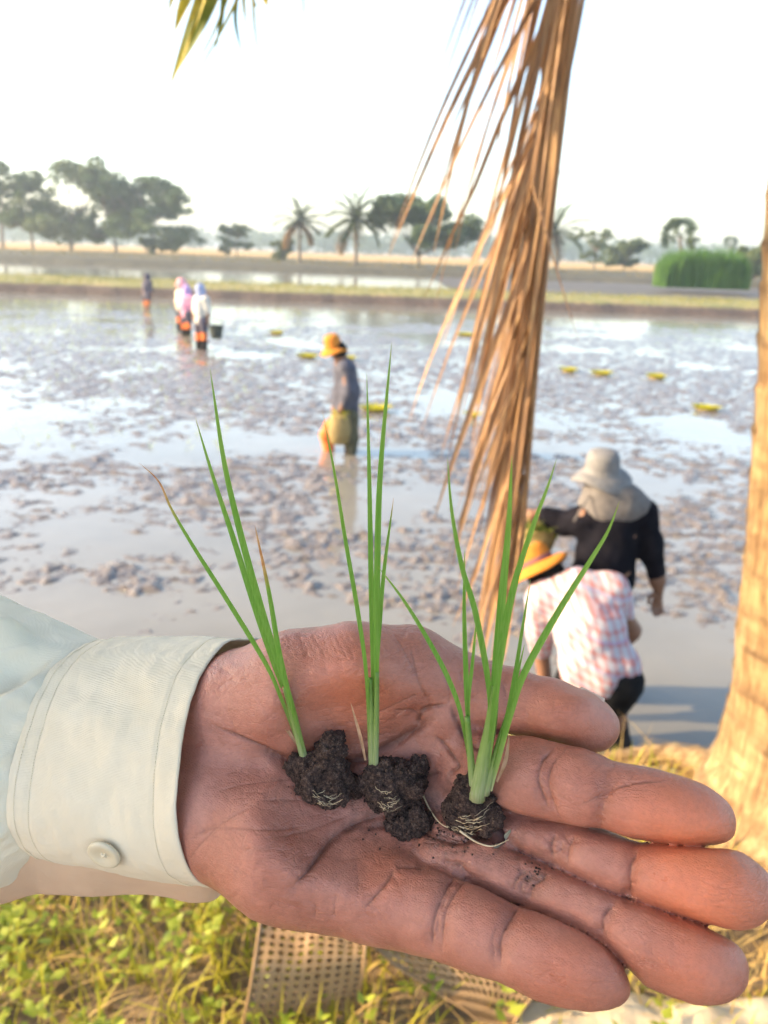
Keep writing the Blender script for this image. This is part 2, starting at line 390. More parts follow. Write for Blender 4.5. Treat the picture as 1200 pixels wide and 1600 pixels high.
    # skin creases: polylines seen on the palm side: (points, depth mm, half width px)
    C = [
        ([(330, 1132), (370, 1150), (410, 1172), (440, 1188), (475, 1200), (520, 1205)], 1.3, 5),
        ([(470, 1195), (540, 1195), (600, 1180), (640, 1150), (655, 1125)], .8, 5),
        ([(450, 1396), (470, 1372), (494, 1340), (512, 1315), (532, 1297), (556, 1284), (590, 1273)], 1.0, 5),
        ([(590, 1273), (640, 1280), (690, 1300), (740, 1310)], .8, 5),
        ([(700, 1100), (672, 1108), (655, 1122), (652, 1135)], 1.8, 6), ([(655, 1122), (640, 1112), (615, 1112)], .9, 4),
        ([(680, 1150), (700, 1170), (715, 1195), (700, 1210)], 1.2, 5), ([(640, 1190), (665, 1210), (690, 1208)], 1.0, 5),
        ([(617, 1352), (640, 1352), (668, 1354)], 1.0, 5), ([(617, 1352), (605, 1375), (585, 1400), (572, 1417)], .9, 5),
        ([(690, 1345), (715, 1352), (740, 1372)], .8, 4),
        ([(300, 1310), (330, 1295), (380, 1295), (430, 1296), (470, 1290)], .45, 4),
        ([(290, 1350), (330, 1300), (370, 1270), (400, 1255)], .4, 3.5),
        ([(400, 1250), (450, 1250), (500, 1252), (540, 1250)], .4, 4), ([(330, 1240), (380, 1225), (430, 1218), (465, 1215)], .3, 3.5),
        ([(420, 1310), (470, 1300), (520, 1282), (560, 1265)], .35, 4),
        ([(640, 1000), (650, 1040), (660, 1075), (672, 1100)], .6, 4), ([(615, 990), (640, 1030), (650, 1055)], .35, 3),
        ([(690, 1040), (700, 1065), (704, 1090), (700, 1105)], .5, 4), ([(716, 1045), (726, 1070), (728, 1095)], .45, 4),
        ([(783, 1060), (792, 1085), (795, 1115), (788, 1140)], .55, 4), ([(800, 1066), (806, 1090), (806, 1118)], .35, 3.5),
        ([(560, 1120), (600, 1110), (640, 1090), (655, 1085)], .5, 4), ([(560, 1165), (600, 1150), (640, 1146)], .4, 4),
        ([(385, 1165), (440, 1190), (500, 1200), (570, 1185), (635, 1150), (690, 1108)], 2.6, 15), ([(560, 1290), (640, 1292), (710, 1312), (770, 1300)], 1.6, 12), ([(455, 1395), (512, 1318), (556, 1284), (600, 1272)], 1.3, 12),
        ([(705, 1100), (722, 1140), (745, 1165), (775, 1160)], 2.0, 10),
        # index
        ([(868, 1165), (850, 1185), (842, 1215), (848, 1245), (858, 1270)], 1.0, 4), ([(886, 1170), (864, 1190), (856, 1220), (862, 1250), (876, 1280)], .8, 3.5),
        ([(905, 1258), (935, 1245), (960, 1232), (1000, 1222), (1050, 1218)], .75, 3.5), ([(938, 1300), (940, 1270), (952, 1240), (975, 1205)], .4, 3.5),
        # middle
        ([(862, 1345), (860, 1320), (868, 1300)], 1.0, 4), ([(885, 1350), (886, 1325), (898, 1302)], .9, 4), ([(872, 1340), (876, 1310)], .5, 3),
        ([(985, 1410), (982, 1380), (985, 1350), (998, 1322)], .9, 4),
        # ring
        ([(800, 1395), (806, 1375), (825, 1355)], .8, 4), ([(826, 1408), (832, 1385), (858, 1364)], .8, 4), ([(812, 1400), (818, 1380), (840, 1360)], .5, 3),
        ([(940, 1462), (940, 1445), (948, 1422), (962, 1408)], .95, 4),
        # pinky
        ([(675, 1485), (674, 1450), (682, 1415), (700, 1378), (716, 1366)], .9, 4), ([(690, 1490), (690, 1450), (700, 1410), (722, 1380), (735, 1374)], .75, 4), ([(682, 1470), (684, 1430), (700, 1390)], .4, 3),
        ([(782, 1512), (780, 1480), (788, 1450), (802, 1425), (812, 1415)], .9, 4), ([(772, 1500), (770, 1470), (780, 1440)], .4, 3),
        ([(522, 1440), (522, 1415), (524, 1395)], .4, 3), ([(492, 1435), (494, 1410)], .4, 3), ([(555, 1420), (560, 1380), (556, 1340)], .25, 3),
    ]
    rg = np.random.default_rng(3)
    for _ in range(420):                  # the fine net of lines on palm and thenar
        x, y = rg.uniform(300, 760), rg.uniform(1000, 1450)
        a = rg.normal(math.atan2(-.45, 1) if y < 1200 else math.atan2(-.5, 1), .45); L = rg.uniform(15, 55)
        if rg.random() < .3: a += 1.4
        C.append(([(x, y), (x + L * .5 * math.cos(a) + rg.normal(0, 2), y + L * .5 * math.sin(a) + rg.normal(0, 2)), (x + L * math.cos(a), y + L * math.sin(a))], rg.uniform(.06, .2), 2.4))
    for f in (index, middle, ring, pinky):   # lengthwise lines on the phalanges
        for _ in range(26):
            t = rg.uniform(1, len(f) - 3); i = int(t); c = np.array(f[i][:2]) * (1 - t + i) + np.array(f[i + 1][:2]) * (t - i)
            d = np.array(f[i + 1][:2]) - np.array(f[i][:2]); d = d / np.linalg.norm(d); n_ = np.array([-d[1], d[0]])
            a = rg.normal(0, .15); d = d * math.cos(a) + n_ * math.sin(a); c = c + n_ * rg.uniform(-38, 38); L = rg.uniform(12, 34)
            C.append(([tuple(c - d * L / 2), tuple(c + d * L / 2)], rg.uniform(.05, .13), 2.2))
    for x0 in np.arange(395, 640, 9.0):   # cross-hatched back skin where the thumb side turns away
        C.append(([(x0, 985), (x0 + rg.uniform(8, 22), 1000 + rg.uniform(5, 25)), (x0 + rg.uniform(20, 45), 1030)], rg.uniform(.1, .22), 2.2))
    for pts, dep, wd in list(C):          # small lines branch off the main folds
        if dep < .45 or wd > 9: continue
        q = spline(np.array(pts, float), 40)
        for _ in range(int(3 + 5 * dep)):
            k = rg.integers(2, 37); t = q[k + 1] - q[k - 1]; a = math.atan2(t[1], t[0]) + rg.choice([-1, 1]) * rg.uniform(.35, 1.1); L = rg.uniform(8, 24); e = q[k] + L * np.array([math.cos(a), math.sin(a)])
            C.append(([tuple(q[k]), tuple((q[k] + e) / 2 + rg.normal(0, 1.5, 2)), tuple(e)], rg.uniform(.12, .3), 2.6))
    disp = np.zeros(len(P)); pig = np.zeros(len(P))
    for cx, cy, ax_, l, w_ in ((856, 1220, 1.5, 52, 16), (945, 1250, 1.3, 45, 13), (876, 1325, 1.5, 30, 16), (986, 1365, 1.45, 44, 10), (828, 1384, 1.2, 34, 17), (950, 1438, 1.15, 32, 10), (694, 1430, 1.35, 66, 17), (790, 1468, 1.3, 52, 13), (792, 1100, 1.5, 40, 13)):
        u = (px - cx) * math.cos(ax_) - (py - cy) * math.sin(ax_); w2 = (px - cx) * math.sin(ax_) + (py - cy) * math.cos(ax_)
        g = np.exp(-(w2 / w_) ** 2) * np.exp(-(u / l) ** 4); pig = np.maximum(pig, .26 * g); disp -= .75 * g
    for pts, dep, wd in C:
        wd *= .62; dep *= .85
        q = spline(np.array(pts, float), max(8, len(pts) * 5))
        if wd < 9: q = q + np.cumsum(rg.normal(0, .45, q.shape), 0) * np.linspace(0, 1, len(q))[:, None] * np.linspace(1, 0, len(q))[:, None] * 2
        m = (px > q[:, 0].min() - 9 * wd) & (px < q[:, 0].max() + 9 * wd) & (py > q[:, 1].min() - 9 * wd) & (py < q[:, 1].max() + 9 * wd)
        ii = np.nonzero(m)[0]
        if len(ii) == 0: continue
        X = np.stack([px[ii], py[ii]], 1); best = np.full(len(ii), 1e9); tt = np.zeros(len(ii))
        for k in range(len(q) - 1):
            a, b = q[k], q[k + 1]; ab = b - a; t = np.clip(((X - a) @ ab) / (ab @ ab + 1e-9), 0, 1)
            d = np.linalg.norm(X - a - t[:, None] * ab, axis=1); u = d < best; best[u] = d[u]; tt[u] = (k + t[u]) / (len(q) - 1)
        fade = np.clip(np.minimum(tt, 1 - tt) * 5 + .15, 0, 1)
        g = .55 * np.exp(-(best / (wd * .8)) ** 2) + .5 * np.exp(-(best / (3.6 * wd)) ** 2)
        fade = fade * (1 + .14 * np.sin(tt * rg.uniform(9, 22) + rg.uniform(0, 6)))
        disp[ii] -= dep * g * fade; pig[ii] = np.maximum(pig[ii], min(1, dep * .9) * np.exp(-(best / (wd * .95)) ** 2) * fade)
    P = P + N * (disp * front)[:, None]
    # blood colour of pads and mounds, with warm ground bounce painted on the fingertips
    red = np.zeros(len(P))
    for cx, cy, s, a in ((1090, 1280, 60, .9), (1140, 1390, 60, 1), (1000, 1265, 45, .5), (1050, 1375, 50, .7), (1090, 1500, 60, .6), (900, 1505, 60, .6), (880, 1120, 60, .5), (560, 1110, 60, .35), (600, 1360, 45, .45), (540, 1060, 80, .3), (745, 1440, 35, .2), (900, 1235, 40, .2), (430, 1330, 60, .2)):
        red += a * np.exp(-((px - cx) ** 2 + (py - cy) ** 2) / (2 * (s * .85) ** 2))
    dirt = np.zeros(len(P))
    for cx, cy, s, a in ((690, 1300, 34, 1), (835, 1368, 20, .9), (560, 1225, 22, .9), (745, 1300, 30, .9), (480, 1232, 26, .5), (625, 1262, 40, .7), (740, 1215, 30, .6), (800, 1330, 40, .4), (560, 1290, 40, .35)):
        dirt += a * np.exp(-((px - cx) ** 2 + (py - cy) ** 2) / (2 * s * s))
    back = np.clip(-(N @ PN) * 1.5 + .45, 0, 1)     # brown back-of-hand skin
    return P, Q, np.clip(pig * front, 0, 1), np.clip(red, 0, 1), back, np.clip(dirt, 0, 1)

def skin_material():
    m = NT('palm_skin'); co = m.coord('Object')
    n1 = m.noise(co, 70, 4, .6); n2 = m.noise(co, 700, 3, .6)
    base = m.ramp(n1, [(.25, (.345, .128, .090)), (.5, (.435, .175, .126)), (.75, (.515, .228, .172))])
    base = m.mix(m.math('MULTIPLY', m.attr('red'), .95), base, (.68, .20, .098))
    base = m.mix(m.attr('back'), base, (.25, .115, .068))
    base = m.mix(m.math('MULTIPLY', m.attr('crease'), .66), base, (.105, .040, .028))
    dn0 = m.ramp(m.noise(co, 300, 4, .7), [(.42, 0.0), (.62, 1.0)]); base = m.mix(m.math('MULTIPLY', m.math('MULTIPLY', m.attr('dirt'), dn0), .7), base, (.055, .035, .028))
    sp = m.ramp(n2, [(.30, .88), (.6, 1.0)])
    m.P('Base_Color', m.mix(1.0, base, sp, 'MULTIPLY'))
    m.P('Roughness', m.ramp(n1, [(.3, .27), (.7, .44)])); m.P('Specular_IOR_Level', .5)
    m.P('Subsurface_Weight', .13); m.P('Subsurface_Radius', (1.0, .35, .18)); m.P('Subsurface_Scale', .0035)
    w = m.n('TexVoronoi', feature='DISTANCE_TO_EDGE'); mp = m.n('Mapping'); m.t.links.new(co, mp.inputs[0]); mp.inputs['Scale'].default_value = (1, 1, 1.6)
    m.t.links.new(mp.outputs[0], w.inputs['Vector']); w.inputs['Scale'].default_value = 900
    wv = m.n('TexWave', wave_type='BANDS', bands_direction='DIAGONAL'); m.t.links.new(co, wv.inputs['Vector']); wv.inputs['Scale'].default_value = 520; wv.inputs['Distortion'].default_value = 7; wv.inputs['Detail'].default_value = 1; wv.inputs['Detail Scale'].default_value = .6
    hgt = m.math('ADD', m.math('MULTIPLY', m.ramp(w.outputs['Distance'], [(0, 0), (.12, 1)]), .5), m.math('MULTIPLY', wv.outputs['Fac'], .18))
    hgt = m.math('ADD', hgt, m.math('MULTIPLY', n2, .8))
    lines = None                          # net of fine skin lines
    for sc_, rot, st, wt in ((330, .45, (.2, .5, 1), 1.0), (430, -.55, (.2, .5, 1), .8), (380, 1.5, (.25, .5, 1), .5)):
        mq = m.n('Mapping'); m.t.links.new(co, mq.inputs[0]); mq.inputs['Rotation'].default_value = (0, rot, 0); mq.inputs['Scale'].default_value = st
        dn = m.n('TexNoise'); m.t.links.new(co, dn.inputs['Vector']); dn.inputs['Scale'].default_value = 90; va = m.n('VectorMath', operation='MULTIPLY_ADD'); m.t.links.new(dn.outputs['Color'], va.inputs[0]); va.inputs[1].default_value = (.006,) * 3; m.t.links.new(mq.outputs[0], va.inputs[2])
        vr = m.n('TexVoronoi', feature='DISTANCE_TO_EDGE'); m.t.links.new(va.outputs[0], vr.inputs['Vector']); vr.inputs['Scale'].default_value = sc_
        ln = m.math('MULTIPLY', m.ramp(vr.outputs['Distance'], [(0.0, 1.0), (.09, 0.0)]), wt); lines = ln if lines is None else m.math('MAXIMUM', lines, ln)
    lines = m.math('MULTIPLY', lines, m.ramp(m.noise(co, 55, 3, .6), [(.40, 0.0), (.66, 1.0)]))
    old = m.b.inputs['Base Color'].links[0].from_socket; m.P('Base_Color', m.mix(m.math('MULTIPLY', lines, .20), old, (.17, .065, .045)))
    hgt = m.math('SUBTRACT', hgt, m.math('MULTIPLY', lines, 1.0)); m.bump(hgt, .42, .0004)
    return m.m
SKIN = skin_material()
person_h = empty('person', cam2world(np.array([-.11, -.15, -.25])))
props(person_h, 'open hand in the foreground in a cream shirt cuff, palm up with three rice seedlings', 'person')
_P, _Q, _pig, _red, _back, _dirt = build_hand()
hand = mesh_obj('hand', w_mm(_P), _Q, SKIN, person_h, attrs={'crease': _pig, 'red': _red, 'back': _back, 'dirt': _dirt})
from mathutils.bvhtree import BVHTree
HAND_BVH = BVHTree.FromPolygons([Vector(p) for p in _P.tolist()], _Q.tolist())
def on_palm(px, py, lift=0.0):            # where the skin is seen at a pixel, in camera mm
    r = Vector(cray(px, py).tolist()).normalized(); hit = HAND_BVH.ray_cast(Vector((0, 0, 0)), r)
    p = np.array(hit[0]) if hit[0] is not None else HJ(px, py, 5)
    return p * (1 - lift / np.linalg.norm(p))
del _P, _Q
# thumb nail, seen edge-on
def nail():
    v = []; nu, nv = 9, 7
    a, b = HJ(893, 1096, -8), HJ(951, 1113, -8.5); ax = (b - a); ax /= np.linalg.norm(ax)
    up = np.array([.18, .80, -.55]); up -= ax * up.dot(ax); up /= np.linalg.norm(up); sd = np.cross(ax, up)
    c0 = HJ(897, 1119, -9)
    for i in range(nu):
        t = i / (nu - 1)
        for j in range(nv):
            th = (j / (nv - 1) - .5) * 2.0; rr = 9.97 - 1.12 * t
            v.append(c0 + ax * (7.5 * t + .5 * t * math.cos(th)) + rr * (up * math.cos(th) * (1.0 - .06 * t) + sd * math.sin(th)))
    return np.array(v), grid_faces(nu, nv)
NAILM = simple('thumb_nail', (.58, .36, .27), (.66, .44, .34), 200, .32, .05, .0005, spec=.5)
_v, _f = nail(); nl = mesh_obj('thumbnail', w_mm(_v), _f, NAILM, person_h)
_s = nl.modifiers.new('thick', 'SOLIDIFY'); _s.thickness = .0007
# ================================================================== shirt sleeve and cuff
def cloth_material(name, c1, c2, rough=.85, trans=.0):
    m = NT(name); co = m.coord('Object')
    f = m.noise(co, 35, 4, .6); base = m.ramp(f, [(.3, c1), (.7, c2)])
    wx = m.n('TexWave', wave_type='BANDS', bands_direction='X'); m.t.links.new(co, wx.inputs[0]); wx.inputs['Scale'].default_value = 800; wx.inputs['Distortion'].default_value = 1.0
    wz = m.n('TexWave', wave_type='BANDS', bands_direction='Z'); m.t.links.new(co, wz.inputs[0]); wz.inputs['Scale'].default_value = 800; wz.inputs['Distortion'].default_value = 1.0
    weave = m.math('ADD', wx.outputs['Fac'], wz.outputs['Fac'])
    m.P('Base_Color', m.mix(1.0, base, m.ramp(m.math('MULTIPLY', weave, .5), [(.2, .95), (.8, 1.0)]), 'MULTIPLY'))
    m.P('Roughness', rough); m.P('Specular_IOR_Level', .2); m.P('Sheen_Weight', .15)
    h = m.math('ADD', m.math('MULTIPLY', weave, .12), m.math('MULTIPLY', m.noise(co, 130, 5), 1.6)); m.bump(h, .45, .0009)
    if trans:
        tr = m.n('BsdfTranslucent'); m.t.links.new(m.b.inputs['Base Color'].links[0].from_socket, tr.inputs[0]); mx = m.n('MixShader'); mx.inputs[0].default_value = trans
        m.t.links.new(m.b.outputs[0], mx.inputs[1]); m.t.links.new(tr.outputs[0], mx.inputs[2]); m.t.links.new(mx.outputs[0], m.out.inputs[0])
    return m.m
CLOTH = cloth_material('cream_cotton', (.84, .74, .56), (.87, .79, .63), trans=.12)
CLOTH2 = cloth_material('cream_cotton_sleeve', (.83, .77, .61), (.86, .82, .68), trans=.15)
CLOTH_BOUNCE = cloth_material('cotton_painted_bounce', (.78, .54, .36), (.82, .61, .43), trans=.25)  # same cream cotton, warm ground bounce painted into the colour
def lerp(a, b, t): return a + (b - a) * t
def ring_pt(s, th, rings, grow=0.0):
    """rings: rows (s, topx, topy, botx, boty, frontx, depth0, depthr)"""
    rw = [np.interp(s, [r[0] for r in rings], [r[k] for r in rings]) for k in range(1, 8)]
    tx, ty, bx, by, fx, d0, dr = rw; c, f = math.cos(th), math.sin(th)
    c2 = math.copysign(abs(c) ** .85, c); f2 = math.copysign(abs(f) ** .85, f)
    x = lerp(bx, tx, (c2 + 1) / 2) + f2 * (fx - (tx + bx) / 2); y = (ty + by) / 2 - c2 * (by - ty) / 2 * (1 + grow * .01)
    return HJ(x, y, d0 + f2 * (dr + grow))
CUFF_R = [(0, 155, 1004, 66, 1338, 24, -13, 27), (.15, 190, 997, 108, 1352, 60, -13, 27.5), (.5, 265, 994, 205, 1370, 148, -13, 29.5), (1, 386, 996, 342, 1388, 279, -11, 30.5)]
def build_cuff():
    nu, nv = 60, 150; v = []
    for i in range(nu):
        s = i / (nu - 1)
        for j in range(nv):
            th = 2 * math.pi * j / nv
            w = .35 * math.sin(th * 9 + 2.5 * math.sin(s * 4)) * (1 - s) ** 1.5     # gathers near the seam
            w += .8 * math.sin(3.1 * th + 5 * s + 1) * s * (1 - s) * 2.4 + .55 * math.exp(-((th - 1.15 - .5 * s) / .10) ** 2) - .5 * math.exp(-((th - .95 - .35 * s) / .08) ** 2)
            w += .16 * math.sin(th * 46 + 4 * math.sin(th * 3)) * (math.exp(-((s - .08) / .06) ** 2) + math.exp(-((s - .93) / .05) ** 2))
            hem = .45 * (math.exp(-((s - .03) / .025) ** 2) + math.exp(-((s - .975) / .03) ** 2) * .4) - .35 * (math.exp(-((s - .135) / .012) ** 2) + math.exp(-((s - .865) / .012) ** 2))
            v.append(ring_pt(s, th, CUFF_R, w + hem))
    v = np.array(v)
    nz = fbm(v / 14.0, 3)[:, None] * .9 + fbm(v * np.array([.25, .06, .2]), 2)[:, None] * .35
    c = v.reshape(nu, nv, 3).mean(1).repeat(nv, 0); d = v - c; d /= np.linalg.norm(d, axis=1, keepdims=True)
    v = v + d * nz
    # rolled rim and lining
    rim = v.reshape(nu, nv, 3)[-1]; cc = c[-nv:]; dd = d[-nv:]
    ax = np.array([1.0, 0, -.2])
    rows = [v, rim + ax * .25 - dd * .35, rim - dd * .7 - ax * .3]
    V3 = v.reshape(nu, nv, 3); D3 = d.reshape(nu, nv, 3)
    for k in range(1, 9): rows.append(V3[nu - 1 - 4 * k] - D3[nu - 1 - 4 * k] * 1.2)
    return np.concatenate(rows), grid_faces(nu + 10, nv, True), v.reshape(nu, nv, 3), d.reshape(nu, nv, 3)
_v, _f, CUFF_V, CUFF_D = build_cuff()
cuff = mesh_obj('cuff', w_mm(_v), _f, CLOTH, person_h)
# two rows of stitches along the seam and one along the rim
_b = MB(); nv = CUFF_V.shape[1]
for si in (3, 8, 51):
    for j in range(0, nv * 2):
        a = j / 2.0
        i0 = int(a) % nv; i1 = (i0 + 1) % nv; t = a - int(a)
        p = CUFF_V[si, i0] * (1 - t) + CUFF_V[si, i1] * t; q = CUFF_V[si, i0] * (1 - t - .33) + CUFF_V[si, i1] * (t + .33); d = CUFF_D[si, i0]
        vv, ff = tube([p + d * .08, (p + q) / 2 + d * .16, q + d * .08], [.10, .14, .10], 5); _b.add(w_mm(vv), ff)
THREAD = simple('thread', (.72, .62, .42), (.80, .72, .55), 300, .8, 0)
_b.build('stitching', THREAD, cuff)
# button near the lower edge
def build_button():
    c = ring_pt(.55, 2.42, CUFF_R, 1.6); e1 = ring_pt(.61, 2.42, CUFF_R, 1.6) - c; e2 = ring_pt(.55, 2.50, CUFF_R, 1.6) - c
    e1 /= np.linalg.norm(e1); e2 -= e1 * e2.dot(e1); e2 /= np.linalg.norm(e2); n = np.cross(e1, e2); n = n if n[2] > 0 else -n
    prof = [(0, .25), (1.6, .25), (2.3, .7), (4.2, 1.0), (5.0, .95), (5.5, .5), (5.5, -.4), (4.5, -.9), (0, -.9)]; v = []; k = 36
    for r, z in prof:
        for j in range(k): v.append(c + n * (z + .5) + r * (e1 * math.cos(2 * math.pi * j / k) + e2 * math.sin(2 * math.pi * j / k)))
    hl = []
    for j in range(4):
        q = c + n * .82 + .9 * (e1 * math.cos(math.pi / 4 + math.pi / 2 * j) + e2 * math.sin(math.pi / 4 + math.pi / 2 * j)); hl.append(q)
    return np.array(v), grid_faces(len(prof), k, True), hl, n
_v, _f, _hl, _bn = build_button()
BTN = NT('button_shell'); BTN.P('Base_Color', BTN.ramp(BTN.noise(BTN.coord(), 160, 3), [(.3, (.60, .52, .37)), (.7, (.68, .61, .46))])); BTN.P('Roughness', .38); BTN.P('Specular_IOR_Level', .6); BTN = BTN.m
button = mesh_obj('button', w_mm(_v), _f, BTN, cuff)
_b = MB()
for a, b2 in ((0, 2), (1, 3)):
    vv, ff = tube([_hl[a] - _bn * .5, _hl[a] + _bn * .1, (_hl[a] + _hl[b2]) / 2 + _bn * .3, _hl[b2] + _bn * .1, _hl[b2] - _bn * .5], .28, 6); _b.add(w_mm(vv), ff)
_b.build('button_thread', THREAD, cuff)
# sleeve behind the cuff: bunched folds
SLV_R = [(0, -900, 830, -900, 1620, -980, -20, 55), (.45, -300, 880, -310, 1500, -390, -16, 46), (.72, -60, 918, -90, 1432, -150, -13, 38), (.88, 70, 968, 0, 1385, -60, -13, 32), (1.0, 162, 1006, 72, 1338, 30, -13, 26.3)]
def build_sleeve():
    nu, nv = 240, 260; v = []
    for i in range(nu):
        s = i / (nu - 1)
        for j in range(nv):
            th = 2 * math.pi * j / nv; e = (1 - s) ; amp = min(1, e * 7)
            # fold crests run obliquely from the seam
            ph = th * 4.0 + 7.0 * s; w = 3.4 * amp * (abs(math.sin(ph * .5)) ** .6 - .55) * math.exp(-e * 2.2)
            w += 2.4 * amp * math.sin(th * 2 - 16 * s + 1.2) + 2.0 * amp * (1 - abs(math.sin(th * 2.5 - 11 * s + .4))) ** 3
            w += 6.0 * math.exp(-((th - .42 - 1.2 * (1 - s)) / .17) ** 2) * math.exp(-((s - .86) / .10) ** 2) - 4.5 * math.exp(-((th - .80 - 1.4 * (1 - s)) / .20) ** 2) * math.exp(-((s - .90) / .07) ** 2)
            w += .5 * math.sin(th * 23 + 3 * math.sin(th * 5)) * math.exp(-e * 30) * min(1, e * 60)
            v.append(ring_pt(s, th, SLV_R, w))
    v = np.array(v); c = v.reshape(nu, nv, 3).mean(1).repeat(nv, 0); d = v - c; d /= np.linalg.norm(d, axis=1, keepdims=True)
    v = v + d * (fbm(v / 30.0, 3) * 2.4)[:, None] * np.clip((1 - np.arange(nu) / (nu - 1)) * 12, 0, 1).repeat(nv)[:, None]
    px, py = proj(v); fr = np.clip((d[:, 2] + .15) * 4, 0, 1)   # the folds that gather behind the cuff
    for pts, amp, wd in (([(-60, 990), (0, 982), (50, 974), (100, 982), (150, 1006)], 4.0, 11), ([(-60, 1085), (0, 1068), (45, 1052), (85, 1034), (130, 1006)], -4.5, 13), ([(-60, 1140), (0, 1105), (50, 1078), (95, 1046), (135, 1015)], 3.0, 13),
                         ([(-60, 1190), (0, 1160), (40, 1125), (80, 1085)], -2.0, 14), ([(-60, 1250), (0, 1225), (30, 1215)], 2.0, 12), ([(-60, 1225), (-10, 1195), (30, 1175)], 1.4, 9), ([(-60, 1290), (0, 1262), (30, 1250)], -2.2, 10), ([(-60, 1320), (0, 1300), (40, 1300)], 2.2, 12), ([(-40, 1035), (20, 1022), (60, 1012)], 1.6, 8)):
        q = spline(np.array(pts, float), 24); X = np.stack([px, py], 1); best = np.full(len(v), 1e9); tt = np.zeros(len(v))
        for k in range(23):
            a, b = q[k], q[k + 1]; ab = b - a; t = np.clip(((X - a) @ ab) / (ab @ ab), 0, 1); dd = np.linalg.norm(X - a - t[:, None] * ab, axis=1); u = dd < best; best[u] = dd[u]; tt[u] = (k + t[u]) / 23
        v = v + d * np.clip((1 - np.arange(nu) / (nu - 1)) / (.06 if amp < 0 else .02) - (.3 if amp < 0 else 0), 0, 1).repeat(nv)[:, None] * (amp * np.exp(-(best / wd) ** 2) * np.clip((1 - tt) * 4, 0, 1) * fr)[:, None]
    return v, grid_faces(nu, nv, True)
_v, _f = build_sleeve(); mesh_obj('sleeve', w_mm(_v), _f, CLOTH2, person_h)
# the lower cuff end that laps underneath
def build_lap():
    top = spline([(-160, 1340), (-20, 1345), (60, 1345), (150, 1362), (240, 1375), (320, 1386), (350, 1383)], 70)
    low = spline([(-160, 1440), (-20, 1420), (50, 1400), (80, 1399), (150, 1402), (230, 1399), (300, 1412), (335, 1408), (354, 1388)], 70)
    v = []; nv = 22
    for i in range(70):
        for j in range(nv):
            t = j / (nv - 1)
            if t < .55:
                u = t / .55; p = top[i] * (1 - u) + low[i] * u + np.array([0, -26 * (1 - u)]); dz = -4 - 22 * u ** 1.7 + 1.6 * math.sin(i * .27) * u
            else:
                u = (t - .55) / .45; p = low[i] + np.array([0, -30 * u]); dz = -26 - 20 * u
            v.append(HJ(p[0], p[1], dz))
    v = np.array(v); v += np.array([0, 0, 1.0]) * (fbm(v / 12.0, 3) * 1.2)[:, None]
    return v, grid_faces(70, nv)
_v, _f = build_lap(); lap = mesh_obj('cuff_underlap', w_mm(_v), _f, CLOTH_BOUNCE, person_h); lap.modifiers.new('thick', 'SOLIDIFY').thickness = .0009
# ================================================================== rice seedlings on the palm
def soil_material(name='potting_soil'):
    m = NT(name); co = m.coord('Object')
    f = m.noise(co, 900, 6, .7); g = m.noise(co, 2600, 3, .6)
    c = m.ramp(f, [(.35, (.022, .013, .012)), (.52, (.085, .052, .044)), (.70, (.24, .155, .115))])
    c = m.mix(m.ramp(g, [(.66, 0.0), (.70, 1.0)]), c, (.46, .35, .26)); m.P('Base_Color', c)
    m.P('Roughness', .8); m.P('Specular_IOR_Level', .3); m.bump(m.math('ADD', f, m.math('MULTIPLY', g, .9)), 1.0, .0013)
    return m.m
SOIL = soil_material()
def soil_lump(parts, h=.5, amp=1.0, seed=0, grains=150):
    """parts: (center mm, radii mm) ellipsoids united and broken up into crumbs"""
    C = np.array([p[0] for p in parts]); Rr = np.array([p[1] for p in parts]); mx = Rr.max(1)[:, None] + 4.5
    F = Field((C - mx).min(0), (C + mx).max(0), h); rg = np.random.default_rng(seed)
    for c, r in parts: F.ell(c, np.array(r) * .77, 1.0)
    for c, r in parts:                    # crumbs half sunk in the surface
        for _ in range(int(2.2 * np.prod(r) ** (2 / 3))):
            u = rg.normal(size=3); u /= np.linalg.norm(u); rr = rg.choice([.8, 1.1, 1.5, 2.1, 2.7], p=[.3, .3, .2, .14, .06]); F.ell(np.asarray(c) + u * np.array(r) * rg.uniform(.66, .88), rr * .9 * rg.uniform(.7, 1.2, 3), .25)
    X = np.stack(np.meshgrid(*F.ax, indexing='ij'), -1).reshape(-1, 3); near = np.abs(F.v.ravel()) < 3.0
    n = np.zeros(len(X)); q = X[near] + seed * 31.7
    n[near] = amp * (1.5 * fbm(q / 5.0, 2) + .35 * perlin(q / 1.2)); F.v += n.reshape(F.v.shape).astype(np.float32)
    P, Q = F.mesh(); N = vnormals(P, Q); b = MB(); b.add(P, Q.tolist())
    for k in rg.choice(len(P), grains * 5):
        r = rg.uniform(.12, .42) if rg.random() < .93 else rg.uniform(.5, .9); c = P[k] + N[k] * r * .3; v, f = ico(c, r, rg); b.add(v, f)
    return b
_icv = None
def ico(c, r, rg):
    global _icv
    if _icv is None:
        bm = bmesh.new(); bmesh.ops.create_icosphere(bm, subdivisions=1, radius=1); _icv = (np.array([v.co[:] for v in bm.verts]), [tuple(v.index for v in f.verts) for f in bm.faces]); bm.free()
    s = rg.uniform(.65, 1.25, 3); return np.asarray(c) + _icv[0] * s * r * rg.uniform(.8, 1.15, (len(_icv[0]), 1)), _icv[1]
